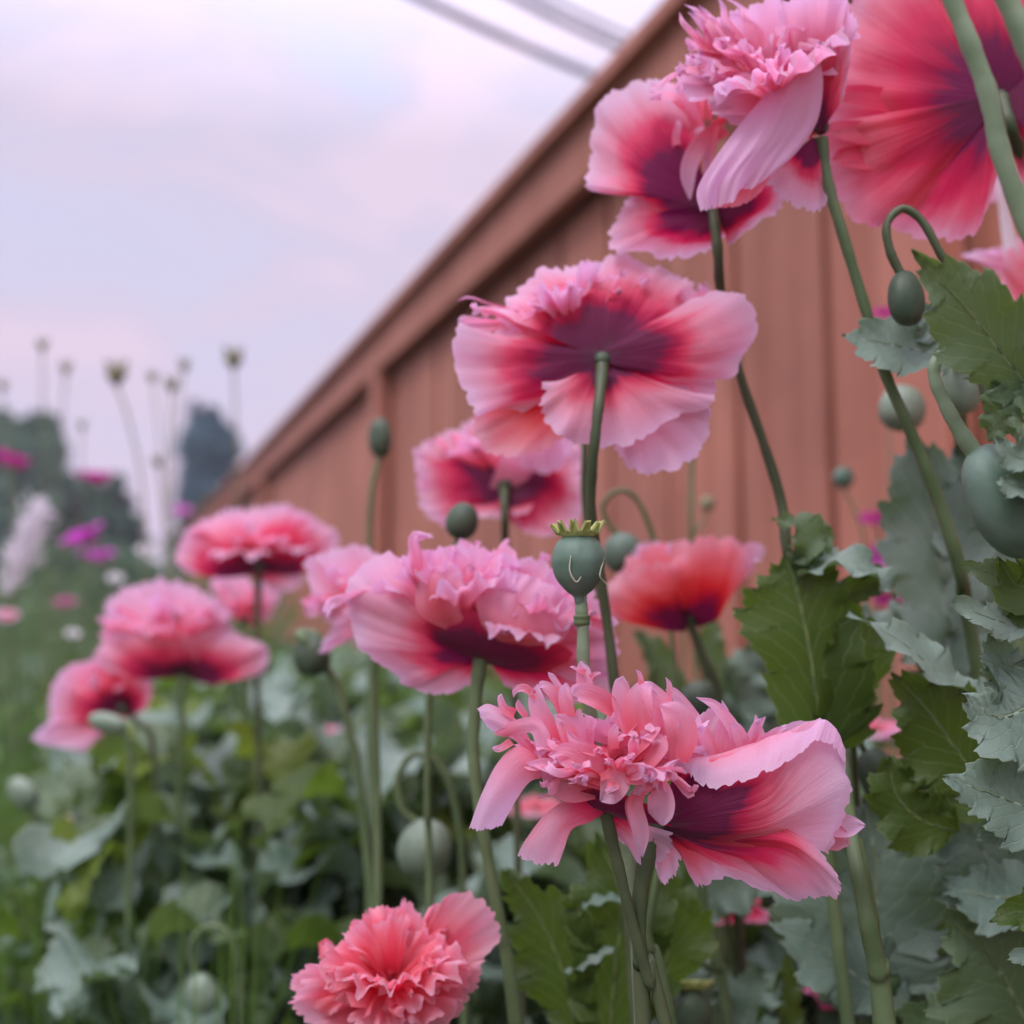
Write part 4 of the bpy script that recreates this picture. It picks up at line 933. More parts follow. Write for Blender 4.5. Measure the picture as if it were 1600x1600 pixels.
# white feathery plume
h = plant((40, 1000), 1.9, 'white feathery flower plume at the left edge of the meadow', 'flower', GC, 'plume_flower')
stem([(20, 930, 0), (22, 1000, 0), (30, 1200, 0)], [8, 8], 1.9, h)
rng = np.random.RandomState(5); Vp = []; Fp = []
for i in range(420):
    t = rng.uniform(0, 1); c = np.array([10 + 55 * t + rng.normal(0, 9), 920 - 130 * t + rng.normal(0, 8), rng.normal(0, 12)])
    d = np.array([rng.uniform(-.6, 1), rng.uniform(-1, .1), rng.uniform(-.6, .6)]); d /= np.linalg.norm(d)
    sd_ = np.cross(d, rng.normal(0, 1, 3)); sd_ /= np.linalg.norm(sd_); L_ = rng.uniform(12, 26) * (1.15 - .4 * abs(t - .5)); b = len(Vp)
    Vp += [c - sd_ * 1.6, c + sd_ * 1.6, c + d * L_ * .6 + sd_ * 2.4, c + d * L_, c + d * L_ * .6 - sd_ * 2.4]; Fp.append((b, b + 1, b + 2, b + 3, b + 4))
mesh('plume', W(np.array(Vp), 1.9), Fp, M['petal_white'], h, uv=np.full((len(Vp), 2), .8))

# ------------------------------------------------------------------ buds and pods
def ovoid(c, axis, rx, L, D, mat, root, name='bud', parent=None, taper=.8, rib=.0):
    P = []
    for t in np.linspace(0, 1, 12):
        a = t * math.pi; r = rx * math.sin(a) ** .85 * (1 - (1 - taper) * (t - .5)); P.append((max(r, .1), -L / 2 * math.cos(a)))
    return lathe(c, axis, P, D, M[mat], root, parent, name=name, rib=rib, nrib=2, n=26)

def pod(c, r, D, label, pts, ws, mat='pod_pale', axis=(0, -1, 0), crown=False, name='poppy_bud', cat='poppy bud', group=GB, L=None, stm='stem', ground=True, seam=True):
    h = plant((pts[-1][0], 1500), D, label, cat, group, name)
    stem(pts, ws, D, h, M[stm], ground)
    b = ovoid(c, axis, r, L or r * 2.3, D, mat, h, 'pod_body' if crown else 'bud', rib=0 if crown else .018)
    if crown:
        a, e1, e2 = frame(axis)
        cc = np.array(c, float) + a * (L or r * 2.3) * .5
        lathe(cc, axis, [(r * .4, -r * .1), (r * .7, 0), (r * .95, r * .36), (r * .5, r * .20), (.1, r * .3)], D, M['crown_yellow'], h, b, name='pod_crown', rib=.2, nrib=9, n=10, nseg=54)
    return h
pod((973, 864, 0), 32, .72, 'round green bud behind the sharp seed pod on an arched stem', [(973, 842, 0), (950, 818, 0), (942, 790, 0), (962, 768, 0), (990, 775, 0), (1012, 815, 0), (1030, 880, 0), (1050, 1000, 0)], [9, 8, 8, 9, 9], 'pod', L=64)
pod((594, 684, 0), 19, .85, 'small dark bud alone on a straight stem against the sky edge of fence', [(594, 712, 0), (582, 760, 0), (577, 840, 0), (578, 1000, 0)], [9, 9, 9], 'pod_dark', L=62, stm='stem')
pod((722, 814, 0), 26, .62, 'dark bud tucked below the dark-centred red poppy', [(716, 842, 0), (705, 880, 10), (700, 1000, 20), (672, 1080, 20), (668, 1260, 20), (672, 1400, 20)], [12, 12, 12], 'pod_dark', axis=(.3, -1, 0), L=58)
pod((1416, 466, 0), 30, .485, 'dark nodding bud on a hooked stem beneath the crimson poppy', [(1408, 430, 0), (1390, 390, 0), (1386, 350, 0), (1410, 326, 0), (1440, 345, 0), (1466, 390, 0), (1500, 460, 10), (1540, 620, 20), (1600, 900, 30)], [15, 13, 13, 14, 14], 'pod_dark', axis=(-.1, -1, 0), L=88, stm='stem_dark')
pod((1410, 638, 0), 38, .70, 'pale round bud behind the long stem in front of the fence', [(1420, 660, 8), (1432, 760, 10), (1440, 1000, 20)], [14, 14], 'pod_pale', L=74, axis=(.2, -1, 0))
pod((1500, 600, 0), 34, .56, 'green bud half hidden behind the toothed leaf', [(1500, 560, 6), (1500, 640, 120), (1490, 800, 360), (1490, 1000, 400)], [12, 12], 'pod_pale', L=96, axis=(-.1, -1, 0))
pod((1572, 782, 0), 62, .40, 'large egg-shaped green bud hanging from a hooked stem at right edge', [(1526, 712, 0), (1500, 674, 0), (1476, 630, 2), (1460, 590, 6), (1464, 562, 12), (1490, 552, 20), (1540, 580, 40), (1620, 760, 60), (1660, 1100, 60)], [30, 24, 20, 19, 19, 19, 20, 22], 'pod', axis=(-.55, -1, 0), L=190, stm='stem_pale')
pod((1318, 746, 0), 17, .95, 'tiny round bud on a hair-thin stem against the boards', [(1318, 762, 0), (1336, 800, 0), (1350, 850, 0), (1356, 1000, 0)], [4, 4, 4], 'pod', L=34)
pod((1106, 786, 0), 12, 1.0, 'tiny yellowish bud on a thin stem right of the arched bud', [(1104, 798, 0), (1096, 820, 0), (1076, 850, 0), (1070, 960, 0)], [5, 5, 6], 'dry_head', L=24, axis=(.3, -1, 0))
pod((664, 1326, 0), 43, .72, 'pale round bud on a tall arched stem above the coral poppy', [(655, 1288, 0), (628, 1262, 0), (622, 1215, 0), (645, 1180, 0), (680, 1188, 0), (705, 1235, 0), (720, 1320, 0), (724, 1480, 0)], [12, 11, 11, 12, 12], 'pod_pale', axis=(.3, -1, .1), L=94)
pod((316, 1556, 0), 28, .80, 'green bud hanging in a tight arch low at left', [(304, 1520, 0), (297, 1480, 0), (318, 1450, 0), (350, 1452, 0), (372, 1500, 0), (376, 1600, 0)], [10, 9, 9, 10], 'pod_pale', axis=(-.2, -1, 0), L=72)
pod((284, 1440, 0), 24, .95, 'pale blurred bud among grey leaves low at left', [(286, 1465, 0), (290, 1560, 0)], [9, 9], 'pod_pale', L=50)
pod((36, 1240, 0), 22, 1.0, 'pale oval bud near the left edge, stem leaning right', [(46, 1258, 0), (62, 1320, 0), (72, 1390, 0), (90, 1600, 0)], [10, 9, 9], 'pod_pale', axis=(-.8, -1, 0), L=58)
pod((116, 1288, 0), 15, 1.0, 'pinkish bud lying sideways on a thin bent stem', [(138, 1286, 0), (170, 1290, 0), (188, 1330, 0), (196, 1500, 0)], [5, 5, 5], 'dry_head', axis=(-1, -.1, 0), L=50)
pod((487, 1024, 0), 30, .74, 'dark drooping bud with pale bent stem left of the pale peeping bloom', [(508, 1010, 0), (492, 992, 0), (468, 990, 0), (478, 1004, -20), (520, 1060, 0), (545, 1140, 0), (570, 1300, 0)], [14, 15, 14, 14], 'pod_dark', L=66, axis=(-.2, -1, 0))
pod((168, 1130, 0), 17, .86, 'pale green bud lying against the lowest left poppy', [(190, 1136, 0), (203, 1170, 0), (204, 1260, 0), (202, 1400, 0)], [11, 11, 10], 'pod_pale', axis=(-1, -.25, 0), L=62)
pod((1376, 1216, 0), 33, .56, 'dark smooth bud right of the sideways bloom', [(1352, 1176, 4), (1340, 1160, 10), (1336, 1200, 80), (1360, 1500, 160)], [10, 10], 'pod_dark', axis=(-.45, -1, 0), L=100, stm='stem_dark')
pod((1078, 1586, 0), 36, .58, 'dark seed pod with flat crown below the sharp stems', [(1080, 1620, 0), (1084, 1700, 0)], [16, 16], 'pod_dark', crown=True, name='poppy_seedhead', cat='seed pod', group=GP, L=84)
pod((1096, 1102, 0), 38, .74, 'dark blurred bud under the orange-red cupped poppy', [(1096, 1140, 0), (1100, 1300, 0)], [12, 12], 'pod_dark', L=78)
pod((262, 1216, 0), 18, 1.0, 'small pale bud beside the middle left poppy stem', [(256, 1234, 0), (250, 1300, 0), (246, 1450, 0)], [8, 8], 'pod_pale', L=38, axis=(-.5, -1, 0))

# extra bare stems seen in the photograph
GS = 'bare poppy stems'
def bare(pts, ws, D, lb, mat='stem'):
    h = plant((pts[-1][0], 1600), D, lb, 'stem', GS, 'poppy_stalk')
    stem(pts, ws, D, h, M[mat])
bare([(1484, -10, 0), (1512, 60, 0), (1545, 150, 0), (1564, 240, 0), (1604, 350, 0), (1680, 560, 0), (1720, 900, 0)], [27, 29, 30, 30, 32, 34], .36, 'thick pale stem crossing the top right corner', 'stem_pale')
bare([(1560, -30, 0), (1600, 60, 0), (1650, 200, 0), (1700, 400, 0), (1740, 900, 0)], [34, 34, 34], .34, 'thicker pale stem cutting the extreme top right corner', 'stem_pale')
bare([(1318, 1030, 440), (1322, 1190, 400), (1332, 1310, 60), (1352, 1420, 0), (1372, 1520, 0), (1384, 1620, 0)], [16, 16, 22, 28, 32, 34], .46, 'thick upright stem under the sideways bloom at right')
bare([(1342, 1310, 20), (1352, 1360, 10), (1366, 1440, 8), (1374, 1540, 4)], [12, 14, 14], .47, 'thin stem clinging to the thick upright one at right')
bare([(914, 690, 0), (914, 790, 0), (930, 900, 10), (948, 1000, 20), (955, 1200, 20)], [11, 12, 13], .60, 'thin stem hidden behind the central poppy stalk')
bare([(1082, 700, 0), (1080, 800, 0), (1084, 900, 0), (1090, 1200, 0)], [9, 9, 9], .95, 'faint stem against the boards right of centre')
bare([(1094, 1330, 0), (1100, 1420, 0), (1120, 1500, 0), (1140, 1620, 0)], [15, 17, 18], .60, 'stem slanting below the sideways bloom')
bare([(1152, 1340, 0), (1158, 1440, 0), (1164, 1600, 0)], [10, 11, 11], .66, 'thin upright stem right of the slanting one')
bare([(1040, 1300, 30), (1018, 1420, 30), (1016, 1480, 40), (1052, 1600, 40)], [12, 13, 14], .50, 'thin stem crossing behind the two sharp stalks')
bare([(1080, 985, 0), (1098, 1040, 0), (1110, 1110, 0), (1120, 1300, 0)], [10, 11, 11], .78, 'thin dark stem beneath the orange-red cup', 'stem_dark')
bare([(1000, 985, 0), (1020, 1060, 0), (1030, 1200, 0)], [12, 12, 12], .8, 'grey-green stem left beneath the orange-red cup')

# ------------------------------------------------------------------ leaves
def leaf_grid(S, W_, n, teeth=8, lobe=.16, cup=.25, wav=.10, seed=0, nt=90, nv=11, base=.35, depth=.22):
    """toothed clasping poppy leaf; S spine in any space"""
    rng = np.random.RandomState(seed)
    t = np.linspace(0, 1, nt)
    S = crom(S, nt); T = np.gradient(S, axis=0); T /= np.maximum(np.linalg.norm(T, axis=1, keepdims=True), 1e-9)
    n = np.array(n, float); n /= np.linalg.norm(n)
    B = np.cross(T, n); B /= np.maximum(np.linalg.norm(B, axis=1, keepdims=True), .2); N = np.cross(B, T)
    prof = (base + (1 - base) * np.sin(np.clip(t / .62, 0, 1) * math.pi / 2)) * np.clip(1 - np.clip((t - .35) / .65, 0, 1) ** 1.9, 0, 1)
    prof = prof * np.clip(t * 14, .2, 1)
    v = np.linspace(-1, 1, nv)
    G = np.zeros((nt, nv, 3))
    for sgn in (-1, 1):
        ph = t * teeth + .25 * np.sin(t * 7 + rng.uniform(0, 6)) + rng.uniform(0, 1)
        big = ph - np.floor(ph); sm = (ph * 2.63 + .3) % 1.0
        saw = (big ** .8 - .6) * depth * (1.1 - .3 * t) + (sm - .5) * depth * .35
        lo = np.sin(t * rng.uniform(8, 12) + rng.uniform(0, 6)) * lobe
        w = W_ * .5 * np.maximum(prof * (1 + lo) + saw * (prof > .06) * np.clip(prof * 2, .2, 1), 0.004)
        shift = (big - .3) * W_ * depth * .35
        for j, vv in enumerate(v):
            if (vv < 0 and sgn > 0) or (vv >= 0 and sgn < 0): continue
            e = abs(vv)
            nx = cup * e ** 1.5 * w + wav * W_ * e ** 2 * np.sin(t * teeth * 2.9 + sgn * 1.3 + seed)
            G[:, j] = S + B * (vv * w)[:, None] + N * nx[:, None] + T * (shift * e ** 4)[:, None]
    # quilted surface between the side veins
    q = .019 * W_ * np.sin(t[:, None] * 56 - np.abs(v)[None, :] * 16)
    G += N[:, None, :] * (q * (1 - np.abs(v)[None, :] ** 3))[..., None]
    uv = np.stack(np.broadcast_arrays(t[:, None], v[None, :] * .5 + .5), -1)
    return G, uv

def leaf(sp, w, D, root, mat='leaf_grey', n=(0, -.5, -1), rib=True, label=None, **kw):
    G, uv = leaf_grid(np.array(sp, float), w, n, **kw)
    o = mesh('leaf', W(G, D), gridfaces(G.shape[0], G.shape[1]), M[mat], root, uv=uv)
    if label: o['label'] = label
    if rib:
        mid = G[::9, G.shape[1] // 2]
        if (len(mid) > 3):
            pts = [W(q, D) for q in mid[:-1]]
            R = np.linspace(w * .017, w * .005, len(pts)) * D / F
            V, f, u2 = tube(pts, R, 6)
            mesh('midrib', V, f, M['stem_pale' if mat == 'leaf_grey' else 'stem'], root, o, u2)
    return o

GL = 'leafy poppy stalks'
def leafplant(px, D, label, leaves, st=None):
    h = plant(px, D, label, 'plant', GL, 'leafy_poppy_stalk')
    if st: stem(st, [18, 20, 22], D, h)
    for i, L_ in enumerate(leaves):
        sp, w, kw = L_
        kw = dict(kw); kw.setdefault('seed', int(px[0]) + i)
        leaf(sp, w, kw.pop('D', D), h, **kw)
    return h
# high right: green toothed leaf with pale veins + grey folded one
leafplant((1640, 1100), .385, 'stalk with veined green toothed leaf high at the right edge', [
    ([(1640, 640, 10), (1580, 570, -6), (1510, 480, -14), (1426, 392, -10)], 170, dict(mat='leaf_mid', n=(-.1, .3, -1), cup=.12, wav=.05, teeth=7)),
    ([(1600, 590, 0), (1570, 640, 10), (1545, 690, 20)], 90, dict(mat='leaf_mid', n=(-.3, -.2, -1))),
    ([(1680, 700, 0), (1640, 718, -10), (1590, 715, -16), (1556, 684, -18)], 90, dict(mat='leaf_grey', n=(0, -.6, -1), cup=.3)),
    ([(1680, 760, 0), (1630, 765, -16), (1580, 758, -24), (1566, 745, -24)], 70, dict(mat='leaf_grey', n=(0, -.7, -1)))],
    [(1650, 560, 10), (1660, 800, 10), (1670, 1100, 10)])
leafplant((1500, 1100), .50, 'stalk with a grey folded leaf pointing left in front of the boards', [
    ([(1495, 556, 4), (1440, 548, -10), (1380, 536, -10), (1316, 524, 0)], 128, dict(mat='leaf_grey', n=(.1, -.55, -1), cup=.3, wav=.08, teeth=6)),
    ([(1495, 545, 10), (1480, 520, 4), (1456, 494, 0), (1436, 480, 0)], 84, dict(mat='leaf_grey', n=(-.4, -.6, -1)))],
    [(1496, 545, 30), (1500, 600, 300), (1510, 760, 560), (1520, 1000, 560)])
# tall blurred grey leaf
leafplant((1480, 1300), .62, 'stalk with the tallest upright blurred grey leaf beside the fence', [
    ([(1490, 1120, 0), (1478, 960, -8), (1458, 800, 0), (1420, 662, 14)], 196, dict(mat='leaf_grey', n=(-.2, .05, -1), teeth=8, cup=.15, wav=.05)),
    ([(1500, 1080, 20), (1540, 960, 24), (1530, 820, 24), (1490, 700, 30)], 180, dict(mat='leaf_grey', n=(.3, 0, -1), teeth=7)),
    ([(1480, 1060, 0), (1420, 1010, -10), (1370, 980, -16), (1320, 950, -16)], 120, dict(mat='leaf_grey', n=(0, -1, -.7)))])
# long dark green leaf pair left of it
leafplant((1290, 1400), .53, 'stalk with broad dark green backlit leaf above the sideways bloom', [
    ([(1226, 870, 0), (1240, 905, -6), (1262, 1000, -12), (1288, 1180, -6)][::-1], 190, dict(mat='leaf_green', n=(.15, .2, -1), teeth=7, cup=.1, wav=.05, base=.8)),
    ([(1300, 1180, 10), (1320, 1100, 10), (1330, 1000, 10), (1318, 930, 14)], 130, dict(mat='leaf_green', n=(.5, 0, -1), teeth=6)),
    ([(1240, 905, 0), (1300, 880, -20), (1370, 900, -30), (1400, 935, -24)], 74, dict(mat='leaf_grey', n=(0, -1, -.6), wav=.16, cup=.4)),
    ([(1236, 880, 0), (1262, 860, -10), (1250, 822, -14), (1206, 812, -14)], 60, dict(mat='leaf_mid', n=(0, -.8, -1), wav=.16, cup=.4)),
    ([(1240, 890, 4), (1275, 868, 0), (1288, 842, 0), (1284, 812, 0)], 46, dict(mat='leaf_mid', n=(0, -.6, -1), wav=.15)),
    ([(1290, 930, 4), (1330, 925, 0), (1365, 905, 0), (1350, 880, 0)], 60, dict(mat='leaf_green', n=(0, -.4, -1)))],
    [(1238, 860, 8), (1252, 1000, 20), (1290, 1300, 30)])
leafplant((1530, 1400), .50, 'stalk with dark green leaf and long grey leaf curving over it', [
    ([(1560, 1230, 10), (1510, 1190, 0), (1450, 1110, 0), (1392, 1050, 10)], 170, dict(mat='leaf_green', n=(-.1, .2, -1), teeth=6, cup=.1)),
    ([(1560, 1100, -10), (1480, 1060, -24), (1410, 1005, -28), (1325, 958, -20)], 84, dict(mat='leaf_grey', n=(.2, -1, -.7), teeth=7, cup=.3, wav=.1)),
    ([(1500, 1300, 20), (1440, 1280, 10), (1400, 1240, 10), (1390, 1180, 14)], 130, dict(mat='leaf_green', n=(.1, .2, -1))),
    ([(1560, 1290, 20), (1500, 1260, 20), (1450, 1250, 20), (1410, 1255, 20)], 60, dict(mat='leaf_green', n=(.1, -.4, -1)))],
    [(1590, 1000, 20), (1620, 1200, 20), (1640, 1500, 20)])
# sharp grey leaves on the right edge
leafplant((1680, 1500), .42, 'stalk of sharp grey toothed leaves stacked down the right edge', [
    ([(1680, 1050, 0), (1610, 1100, -10), (1560, 1120, -14), (1508, 1085, -8)], 180, dict(mat='leaf_grey', n=(-.1, -.3, -1), teeth=7, cup=.12, wav=.06)),
    ([(1700, 1260, 0), (1620, 1262, -12), (1550, 1240, -16), (1476, 1212, -10)], 150, dict(mat='leaf_grey', n=(0, -.3, -1), teeth=7, cup=.12, wav=.05)),
    ([(1690, 1330, 6), (1630, 1310, 0), (1570, 1300, 0), (1525, 1310, 0)], 90, dict(mat='leaf_grey', n=(0, -.3, -1), teeth=6)),
    ([(1660, 950, 4), (1600, 975, -10), (1545, 965, -14), (1486, 940, -10)], 84, dict(mat='leaf_grey', n=(0, -.8, -1), teeth=5, wav=.12)),
    ([(1680, 890, 6), (1630, 905, -6), (1590, 915, -8), (1560, 870, -6)], 100, dict(mat='leaf_green', n=(-.2, 0, -1), teeth=5)),
    ([(1680, 980, 0), (1640, 970, -12), (1600, 965, -14), (1572, 962, -12)], 40, dict(mat='leaf_green', n=(-.2, 0, -1), teeth=4)),
    ([(1600, 900, 20), (1560, 900, 10), (1530, 890, 6), (1500, 884, 6)], 50, dict(mat='leaf_mid', n=(-.2, -.5, -1), teeth=4)),
    ([(1680, 1480, 0), (1640, 1440, -8), (1590, 1425, -8), (1546, 1440, -6)], 80, dict(mat='leaf_green', n=(-.1, -.3, -1), teeth=5)),
    ([(1690, 1530, 0), (1640, 1500, -8), (1600, 1495, -10), (1572, 1500, -8)], 44, dict(mat='leaf_grey', n=(-.1, -.5, -1), teeth=4)),
    ([(1640, 1180, 20), (1600, 1090, 16), (1570, 1040, 14), (1545, 990, 12)], 110, dict(mat='leaf_grey', n=(-.2, -.1, -1)))],
    [(1720, 900, 10), (1730, 1200, 10), (1740, 1500, 10)])
# broad soft grey leaves lower right
leafplant((1400, 1650), .56, 'stalk with very broad grey leaf behind the thick upright stem', [
    ([(1330, 1600, 10), (1350, 1500, 0), (1370, 1380, 0), (1350, 1240, 10)], 300, dict(mat='leaf_grey', n=(-.1, -.1, -1), teeth=7, cup=.1, wav=.05)),
    ([(1420, 1570, -14), (1360, 1540, -14), (1290, 1490, -14), (1200, 1440, -10)], 150, dict(mat='leaf_grey', n=(0, -.4, -1), teeth=6, wav=.06)),
    ([(1400, 1540, 0), (1440, 1530, -10), (1480, 1510, -12), (1492, 1480, -10)], 90, dict(mat='leaf_grey', n=(0, -.6, -1))),
    ([(1560, 1660, 20), (1500, 1560, 20), (1450, 1480, 24), (1400, 1400, 26)], 200, dict(mat='leaf_mid', n=(.1, -.1, -1)))])
leafplant((1640, 1700), .52, 'stalk with dark leaf and pale midrib in the bottom right corner', [
    ([(1660, 1700, 0), (1600, 1590, -6), (1550, 1500, -6), (1480, 1430, 0)], 260, dict(mat='leaf_mid', n=(.1, -.2, -1), teeth=7, cup=.1, wav=.04)),
    ([(1680, 1380, 4), (1620, 1400, -10), (1540, 1400, -16), (1470, 1382, -10)], 150, dict(mat='leaf_grey', n=(0, -.5, -1), teeth=6)),
    ([(1560, 1700, 20), (1500, 1640, 10), (1440, 1620, 10), (1390, 1640, 10)], 160, dict(mat='leaf_mid', n=(0, -.6, -1))),
    ([(1620, 1420, 30), (1560, 1360, 26), (1520, 1300, 26), (1500, 1260, 26)], 200, dict(mat='leaf_grey', n=(0, -.1, -1)))])
# centre bottom
leafplant((900, 1700), .56, 'stalk with bright green backlit leaves behind the two sharp stalks', [
    ([(950, 1640, 0), (960, 1520, -4), (970, 1400, 0), (930, 1300, 10)], 200, dict(mat='leaf_green', n=(.1, .2, -1), teeth=7, cup=.1)),
    ([(900, 1620, 6), (880, 1520, 0), (840, 1430, 0), (790, 1360, 10)], 150, dict(mat='leaf_green', n=(-.2, .2, -1), teeth=7, cup=.1)),
    ([(1000, 1600, 20), (1040, 1500, 14), (1050, 1420, 14), (1030, 1350, 20)], 130, dict(mat='leaf_green', n=(.2, .2, -1))),
    ([(960, 1480, -20), (930, 1500, -30), (905, 1512, -30), (880, 1520, -26)], 34, dict(mat='leaf_grey', n=(0, -1, -.5))),
    ([(990, 1400, -10), (960, 1405, -26), (925, 1412, -28), (905, 1420, -26)], 34, dict(mat='leaf_grey', n=(0, -1, -.5)))])
leafplant((1050, 1750), .62, 'stalk with pale blue-green leaves low behind the sharp stalks', [
    ([(1060, 1640, 0), (1050, 1560, 0), (1070, 1490, 0), (1110, 1460, 0)], 150, dict(mat='leaf_grey', n=(0, -.3, -1))),
    ([(1000, 1660, 0), (960, 1620, 0), (920, 1590, 0), (860, 1590, 0)], 110, dict(mat='leaf_grey', n=(0, -.7, -1))),
    ([(1120, 1660, 0), (1160, 1600, 0), (1180, 1560, 0), (1220, 1520, 0)], 130, dict(mat='leaf_grey', n=(0, -.6, -1))),
    ([(1210, 1680, 0), (1220, 1620, 0), (1226, 1560, 0), (1230, 1490, 0)], 80, dict(mat='leaf_green', n=(0, .1, -1))),
    ([(1080, 1440, 30), (1120, 1400, 30), (1170, 1380, 30), (1220, 1390, 30)], 110, dict(mat='leaf_grey', n=(0, -.3, -1)))])
leafplant((1180, 1300), .80, 'stalk with blurred grey leaves left of the broad dark green leaf', [
    ([(1190, 1200, 0), (1170, 1120, 0), (1165, 1060, 0), (1180, 1000, 0)], 110, dict(mat='leaf_grey', n=(-.1, -.1, -1))),
    ([(1200, 1220, 0), (1220, 1150, 0), (1190, 1060, 6), (1210, 980, 10)], 120, dict(mat='leaf_grey', n=(.2, -.2, -1))),
    ([(1120, 1320, 0), (1100, 1240, 0), (1130, 1160, 0), (1170, 1120, 0)], 120, dict(mat='leaf_grey', n=(0, -.3, -1))),
    ([(1080, 1180, 0), (1050, 1100, 0), (1030, 1030, 0), (990, 985, 0)], 70, dict(mat='leaf_mid', n=(0, -.3, -1))),
    ([(1120, 1200, 0), (1130, 1100, 0), (1110, 1010, 0), (1120, 960, 0)], 60, dict(mat='leaf_mid', n=(0, -.3, -1)))])

# mid distance leafy plants (world placed), each a thing
def leaf_world(base, az, L_, w, droop, root, mat, seed, nt=60, nv=9, raw=False):
    d = np.array([math.cos(az), math.sin(az), 0]); up = np.array([0, 0, 1.])
    e = math.radians(55)
    S = [base, base + d * L_ * .35 * .7 + up * L_ * .30, base + d * L_ * .75 + up * L_ * (.36 - droop * .3), base + d * L_ * 1.02 + up * L_ * (.2 - droop)]
    S[1:3] = [q + np.random.RandomState(seed).normal(0, L_ * .06, 3) for q in S[1:3]]
    G, uv = leaf_grid(np.array(S), w, (d * -.35 + up), teeth=5, seed=seed, nt=nt, nv=nv, cup=.5, wav=.22, depth=.42, lobe=.25)
    if raw: return G, uv
    return mesh('leaf', G, gridfaces(nt, nv), M[mat], root, uv=uv)

def grow(x, y, H, label, nl, seed, group='leafy poppies in the blurred bed', L0=.16):
    rng = np.random.RandomState(seed)
    h = Root('leafy_poppy_stalk', (x, y, 0), label, 'plant', group)
    top = np.array([x + rng.uniform(-.04, .04), y, H])
    V, f, uv = tube([np.array([x, y, -.01]), np.array([x + rng.uniform(-.03, .03), y, H * .5]), top], [.006, .005, .0035], 8)
    mesh('stem', V, f, M['stem'], h, uv=uv)
    for i in range(nl):
        t = .30 + .70 * i / nl; b = np.array([x, y, 0]) + (top - np.array([x, y, 0])) * t
        leaf_world(b, i * 2.4 + rng.uniform(-.4, .4), L0 * rng.uniform(.8, 1.25) * (1.25 - .45 * t), L0 * rng.uniform(.45, .7), rng.uniform(.0, .5), h, ['leaf_grey', 'leaf_grey', 'leaf_mid', 'leaf_green'][rng.randint(4)], rng.randint(9999))
spots = [((90, 1440), .95, 'curly blue-grey leafy poppy in the bottom left corner'), ((330, 1400), 1.0, 'grey leafy poppy around the tight arched bud'),
         ((450, 1380), .92, 'grey leafy poppy left of the coral bloom'), ((560, 1290), 1.05, 'leafy poppy just behind the coral bloom'), ((200, 1330), 1.15, 'leafy poppy under the coral poppy on the left'),
         ((420, 1180), 1.35, 'dark grey leafy poppy below the three left blooms'), ((530, 1180), 1.5, 'far leafy poppy at the fence foot, left of the slim stem'), ((330, 1200), 1.5, 'far leafy poppy under the middle left bloom'),
         ((640, 1270), 1.2, 'leafy poppy behind the tall arched bud'), ((860, 1320), .95, 'leafy poppy behind the lower petals of the sharp double'), ((760, 1380), .85, 'leafy poppy right of the coral bloom'),
         ((1010, 1400), 1.0, 'leafy poppy deep behind the two sharp stalks'), ((20, 1380), 1.3, 'leafy poppy at the extreme left edge'), 
         ((120, 1540), .85, 'frilly grey leafy poppy lowest in the bottom left'), ((410, 1500), .88, 'frilly blue-green leafy poppy left of the coral bloom at the bottom'), ((500, 1420), 1.1, 'grey-green leafy poppy over the coral bloom'),
         ((270, 1400), 1.1, 'bushy grey leafy poppy behind the tight arched bud'), ((700, 1420), 1.0, 'grey-green leafy poppy between coral bloom and slanting stem'), ((600, 1180), 1.35, 'leafy poppy at the fence foot under the big pale double'),
         ((1150, 1300), .9, 'leafy poppy in the gap beneath the red cup'), ((240, 1460), .85, 'front leafy poppy low on the left'), ((1290, 1380), .85, 'leafy poppy hidden behind the very broad grey leaf')]
for i, ((x, y), D_, lb) in enumerate(spots):
    b = W((x, y, 0), D_)
    grow(float(b[0]), float(b[1]), float(b[2]), lb, 22, 500 + i, L0=.105 * min(1.3, D_ + .1))

# ------------------------------------------------------------------ undergrowth (uncountable)
rng = np.random.RandomState(11)
def inside(x, y):
    return ((np.array([x, y]) - FO) @ FN) > .12
for mname, cnt in (('leaf_grey', 980), ('leaf_mid', 560), ('leaf_green', 420), ('leaf_lime', 170)):
    Vs, Fs, Us = [], [], []; off = 0; k = 0
    while k < cnt:
        y = rng.uniform(.95, 3.6) ; x = rng.uniform(-.38 * y, .62 * y)
        if not inside(x, y): continue
        z = rng.uniform(.22, .71) + .012 * y
        G, uv = leaf_world(np.array([x, y, z]), rng.uniform(0, 6.28), rng.uniform(.03, .065) + .046 * y, rng.uniform(.022, .04) + .028 * y, rng.uniform(0, .8), None, None, rng.randint(9999), 40, 7, raw=True)
        Vs.append(G.reshape(-1, 3)); Us.append(uv.reshape(-1, 2)); Fs += gridfaces(40, 7, off); off += 40 * 7; k += 1
    mesh('undergrowth', np.concatenate(Vs), Fs, M[mname], uv=np.concatenate(Us),
         tag={'kind': 'stuff', 'label': 'tangle of low poppy leaves filling the bed' + {'leaf_grey': ', grey ones', 'leaf_mid': ', mid green ones', 'leaf_green': ', deep green ones', 'leaf_lime': ', fresh yellow-green ones'}[mname], 'category': 'undergrowth'})

